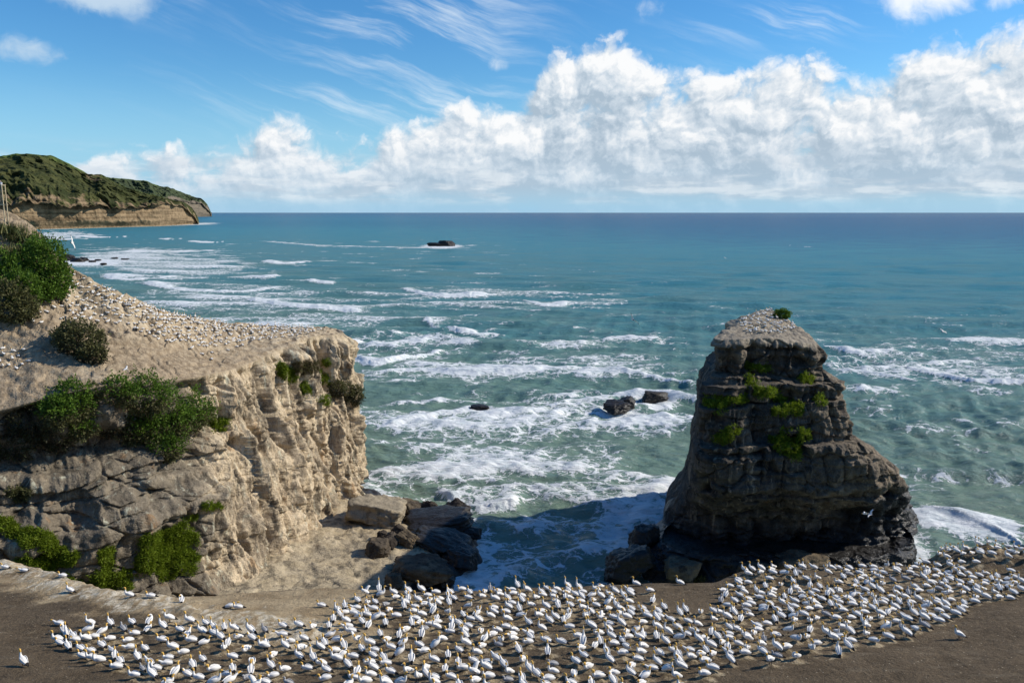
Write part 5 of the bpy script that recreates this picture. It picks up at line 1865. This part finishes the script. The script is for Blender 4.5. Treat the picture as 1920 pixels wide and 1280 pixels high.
# birds on the wing
def flying_geo(up, sweep):
    pts = [(-.48, 0, 0, .012, .008, 2), (-.38, 0, 0, .05, .02, 2), (-.25, 0, 0, .07, .055, 0), (-.05, 0, 0, .10, .09, 0), (.12, 0, 0, .095, .09, 0), (.24, 0, .01, .06, .06, 0), (.34, 0, .02, .045, .045, 1), (.41, 0, .02, .04, .04, 1), (.45, 0, .018, .016, .016, 3), (.55, 0, .01, .004, .004, 3)]
    V, F, M = loft(pts, 10)
    Vs, Fs, Ms, off = [V], [F], [M], len(V)
    for sd in (-1, 1):
        rows = []
        for t, ch, m in ((0, .26, 0), (.15, .25, 0), (.35, .22, 0), (.55, .18, 0), (.72, .14, 2), (.88, .09, 2), (1.0, .02, 2)):
            y = sd * (.05 + .88 * t)
            x = .08 - sweep * max(0, t - .35) * .6 + .05 * math.sin(t * 3)
            z = .05 + up * math.sin(t * 1.9) * .5 - .12 * up * t
            th_ = .022 * (1 - t) + .006
            rows.append(([(x, y, z + th_), (x - ch, y, z + th_ * .4), (x - ch, y, z - th_ * .4), (x, y, z - th_)], m))
        V = np.array([p for q, _ in rows for p in q])
        F = grid_faces(len(rows), 4, wrap=True)
        M = np.repeat([m for _, m in rows[:-1]], 4)
        Vs.append(V); Fs.append(F + off); Ms.append(M); off += len(V)
    return np.concatenate(Vs), np.concatenate(Fs), np.concatenate(Ms)


for k, (px_, py_, Y_, yaw, roll, up, lb) in enumerate([
        (1186, 599, 95, 1.9, 0.9, .5, 'gannet flying above the open water left of the stack'),
        (1769, 622, 120, 0.3, 0.35, .25, 'gannet gliding over the sea right of the stack'),
        (1238, 637, 190, 0.6, 0.3, .3, 'distant gannet skimming the waves between the flying ones'),
        (135, 455, 90, 1.7, 1.35, .25, 'gannet banking steeply over the surf above the headland'),
        (1622, 963, 100, 3.0, 0.3, .5, 'left of two gannets flying before the shaded stack foot'),
        (1632, 964, 100, 2.2, -0.6, .6, 'right of two gannets flying before the shaded stack foot'),
        (1360, 484, 300, 1.0, 0.3, .4, 'far off gannet, a speck over blue water'),
        (236, 692, 104, 0.1, 0.25, .35, 'gannet gliding low over the slope above the rim bushes')]):
    V, F, M = flying_geo(up, 0.7)
    o = new_obj('flying_gannet', V * GSC, F, mats=BM, fmat=M)
    o.location = atY(px_, py_, Y_)
    o.rotation_euler = (roll, 0, yaw)
    tag(o, 'white ' + lb, 'bird', 'gannets on the wing')


# ------------------------------------------------------------------ wooden lookout at the left edge, with a visitor
MAT_WOOD = flat_mat('weathered_timber', (0.46, 0.38, 0.24), 0.85, 0.25, 2.0)


def box_geo(c, s_, off=0):
    c, s_ = np.array(c, float), np.array(s_, float) / 2
    V = np.array([[x, y, z] for x in (-1, 1) for y in (-1, 1) for z in (-1, 1)]) * s_ + c
    F = np.array([[0, 1, 3, 2], [4, 6, 7, 5], [0, 4, 5, 1], [2, 3, 7, 6], [0, 2, 6, 4], [1, 5, 7, 3]]) + off
    return V, F


def make_lookout():
    Yl = 137.0
    corner = atY(2.5, 346, Yl)
    sc = np.linalg.norm(corner - np.array([0, 0, CAM_H])) / FPX
    z_top = corner[2]
    z_deck = z_top - 1.1
    z_low = z_top - 31 * sc
    z_gr = z_top - 52 * sc
    X1 = corner[0]
    root = empty('lookout', (X1 - 1.5, Yl + 1, z_gr))
    tag(root, 'timber viewing platform with railing at the left edge', 'lookout')
    base = np.array(root.location)

    def part(nm, c, s_, bev=0.012):
        V, F = box_geo(np.array(c) - base, s_)
        o = new_obj(nm, V, F, MAT_WOOD, root, smooth=False)
        md = o.modifiers.new('bevel', 'BEVEL')
        md.width = bev
        return o
    for x in (X1, X1 - 1.5, X1 - 3.0):
        for y in (Yl, Yl + 0.9):
            part('post', (x, y, (z_top + z_gr - 3) / 2 - 0.06), (.14, .14, z_top - z_gr + 3 - .12))
    for y in (Yl, Yl + 0.9):
        part('handrail', (X1 - 1.5, y, z_top), (3.3, .16, .09))
        part('beam', (X1 - 1.5, y - 0.11 if y == Yl else y + 0.11, z_low), (3.3, .07, .22))
    part('handrail', (X1 + 0.12, Yl + 0.45, z_top - 0.1), (.08, 0.75, .10))
    for k in range(3):
        part('deck_board', (X1 - 1.5, Yl + 0.16 + k * 0.26, z_deck), (3.2, .24, .05))
    for k in range(9):
        if k % 4 == 2:
            continue
        part('baluster', (X1 - 0.25 - k * 0.33, Yl + 0.0, (z_top + z_deck) / 2), (.05, .05, 0.98))
    for k in range(3):
        part('brace', (X1 - 0.35 - k * 0.5, Yl - 0.02, (z_low + z_deck) / 2), (.09, .06, z_deck - z_low - 0.1))
    return (X1 - 0.30, Yl + 0.42, z_deck + 0.025)


def make_person(loc):
    J = {'pel': (0, 0, .93), 'sp': (0, -.02, 1.12), 'ch': (0, -.05, 1.33), 'nk': (0, -.06, 1.48), 'hd': (0, -.09, 1.58), 'ht': (0, -.09, 1.72),
         'lh': (.10, 0, .90), 'lk': (.11, -.03, .50), 'la': (.11, .02, .09), 'lt': (.12, -.14, .04), 'rh': (-.10, 0, .90), 'rk': (-.11, -.02, .50), 'ra': (-.11, .04, .09), 'rt': (-.12, -.12, .04),
         'ls': (.19, -.05, 1.40), 'le': (.26, -.16, 1.17), 'lw': (.20, -.36, 1.16), 'lf': (.17, -.44, 1.15), 'rs': (-.19, -.05, 1.40), 're': (-.26, -.16, 1.17), 'rw': (-.20, -.36, 1.16), 'rf': (-.17, -.44, 1.15)}
    rad = {'pel': .15, 'sp': .13, 'ch': .16, 'nk': .06, 'hd': .095, 'ht': .075, 'lh': .09, 'rh': .09, 'lk': .06, 'rk': .06, 'la': .045, 'ra': .045, 'lt': .035, 'rt': .035,
           'ls': .065, 'rs': .065, 'le': .05, 're': .05, 'lw': .033, 'rw': .033, 'lf': .03, 'rf': .03}
    E = [('pel', 'sp'), ('sp', 'ch'), ('ch', 'nk'), ('nk', 'hd'), ('hd', 'ht'), ('pel', 'lh'), ('lh', 'lk'), ('lk', 'la'), ('la', 'lt'), ('pel', 'rh'), ('rh', 'rk'), ('rk', 'ra'), ('ra', 'rt'),
         ('ch', 'ls'), ('ls', 'le'), ('le', 'lw'), ('lw', 'lf'), ('ch', 'rs'), ('rs', 're'), ('re', 'rw'), ('rw', 'rf')]
    names = list(J)
    me = bpy.data.meshes.new('person')
    me.from_pydata([J[n] for n in names], [(names.index(a), names.index(c)) for a, c in E], [])
    o = bpy.data.objects.new('person', me)
    COL.objects.link(o)
    md = o.modifiers.new('skin', 'SKIN')
    sv = me.skin_vertices[0].data
    for i, n in enumerate(names):
        sv[i].radius = (rad[n], rad[n])
        sv[i].use_root = n == 'pel'
    ss = o.modifiers.new('sub', 'SUBSURF')
    ss.levels = ss.render_levels = 2
    # cloth and skin by height on the one body
    m, b, bs, P = new_mat('person_cloth_and_skin')
    tc = b.node('ShaderNodeTexCoord')
    _, yy, z = b.sep(tc.outputs['Object'])
    top = b.mix(b.smooth(z, 0.95, 0.97), (0.03, 0.03, 0.06), (0.78, 0.76, 0.76))
    c = b.mix(b.smooth(z, 1.47, 1.49), top, (0.50, 0.32, 0.23))
    c = b.mix(b.smooth(z, 1.66, 1.68), c, (0.74, 0.72, 0.70))
    c = b.mix(b.mul(b.smooth(yy, -0.36, -0.38), b.smooth(z, 1.0, 1.02)), c, (0.50, 0.32, 0.23))
    b.l.new(c, bs.inputs['Base Color'])
    me.materials.append(m)
    o.location = loc
    tag(o, 'person in a white top leaning on the lookout rail', 'person')


make_person(make_lookout())
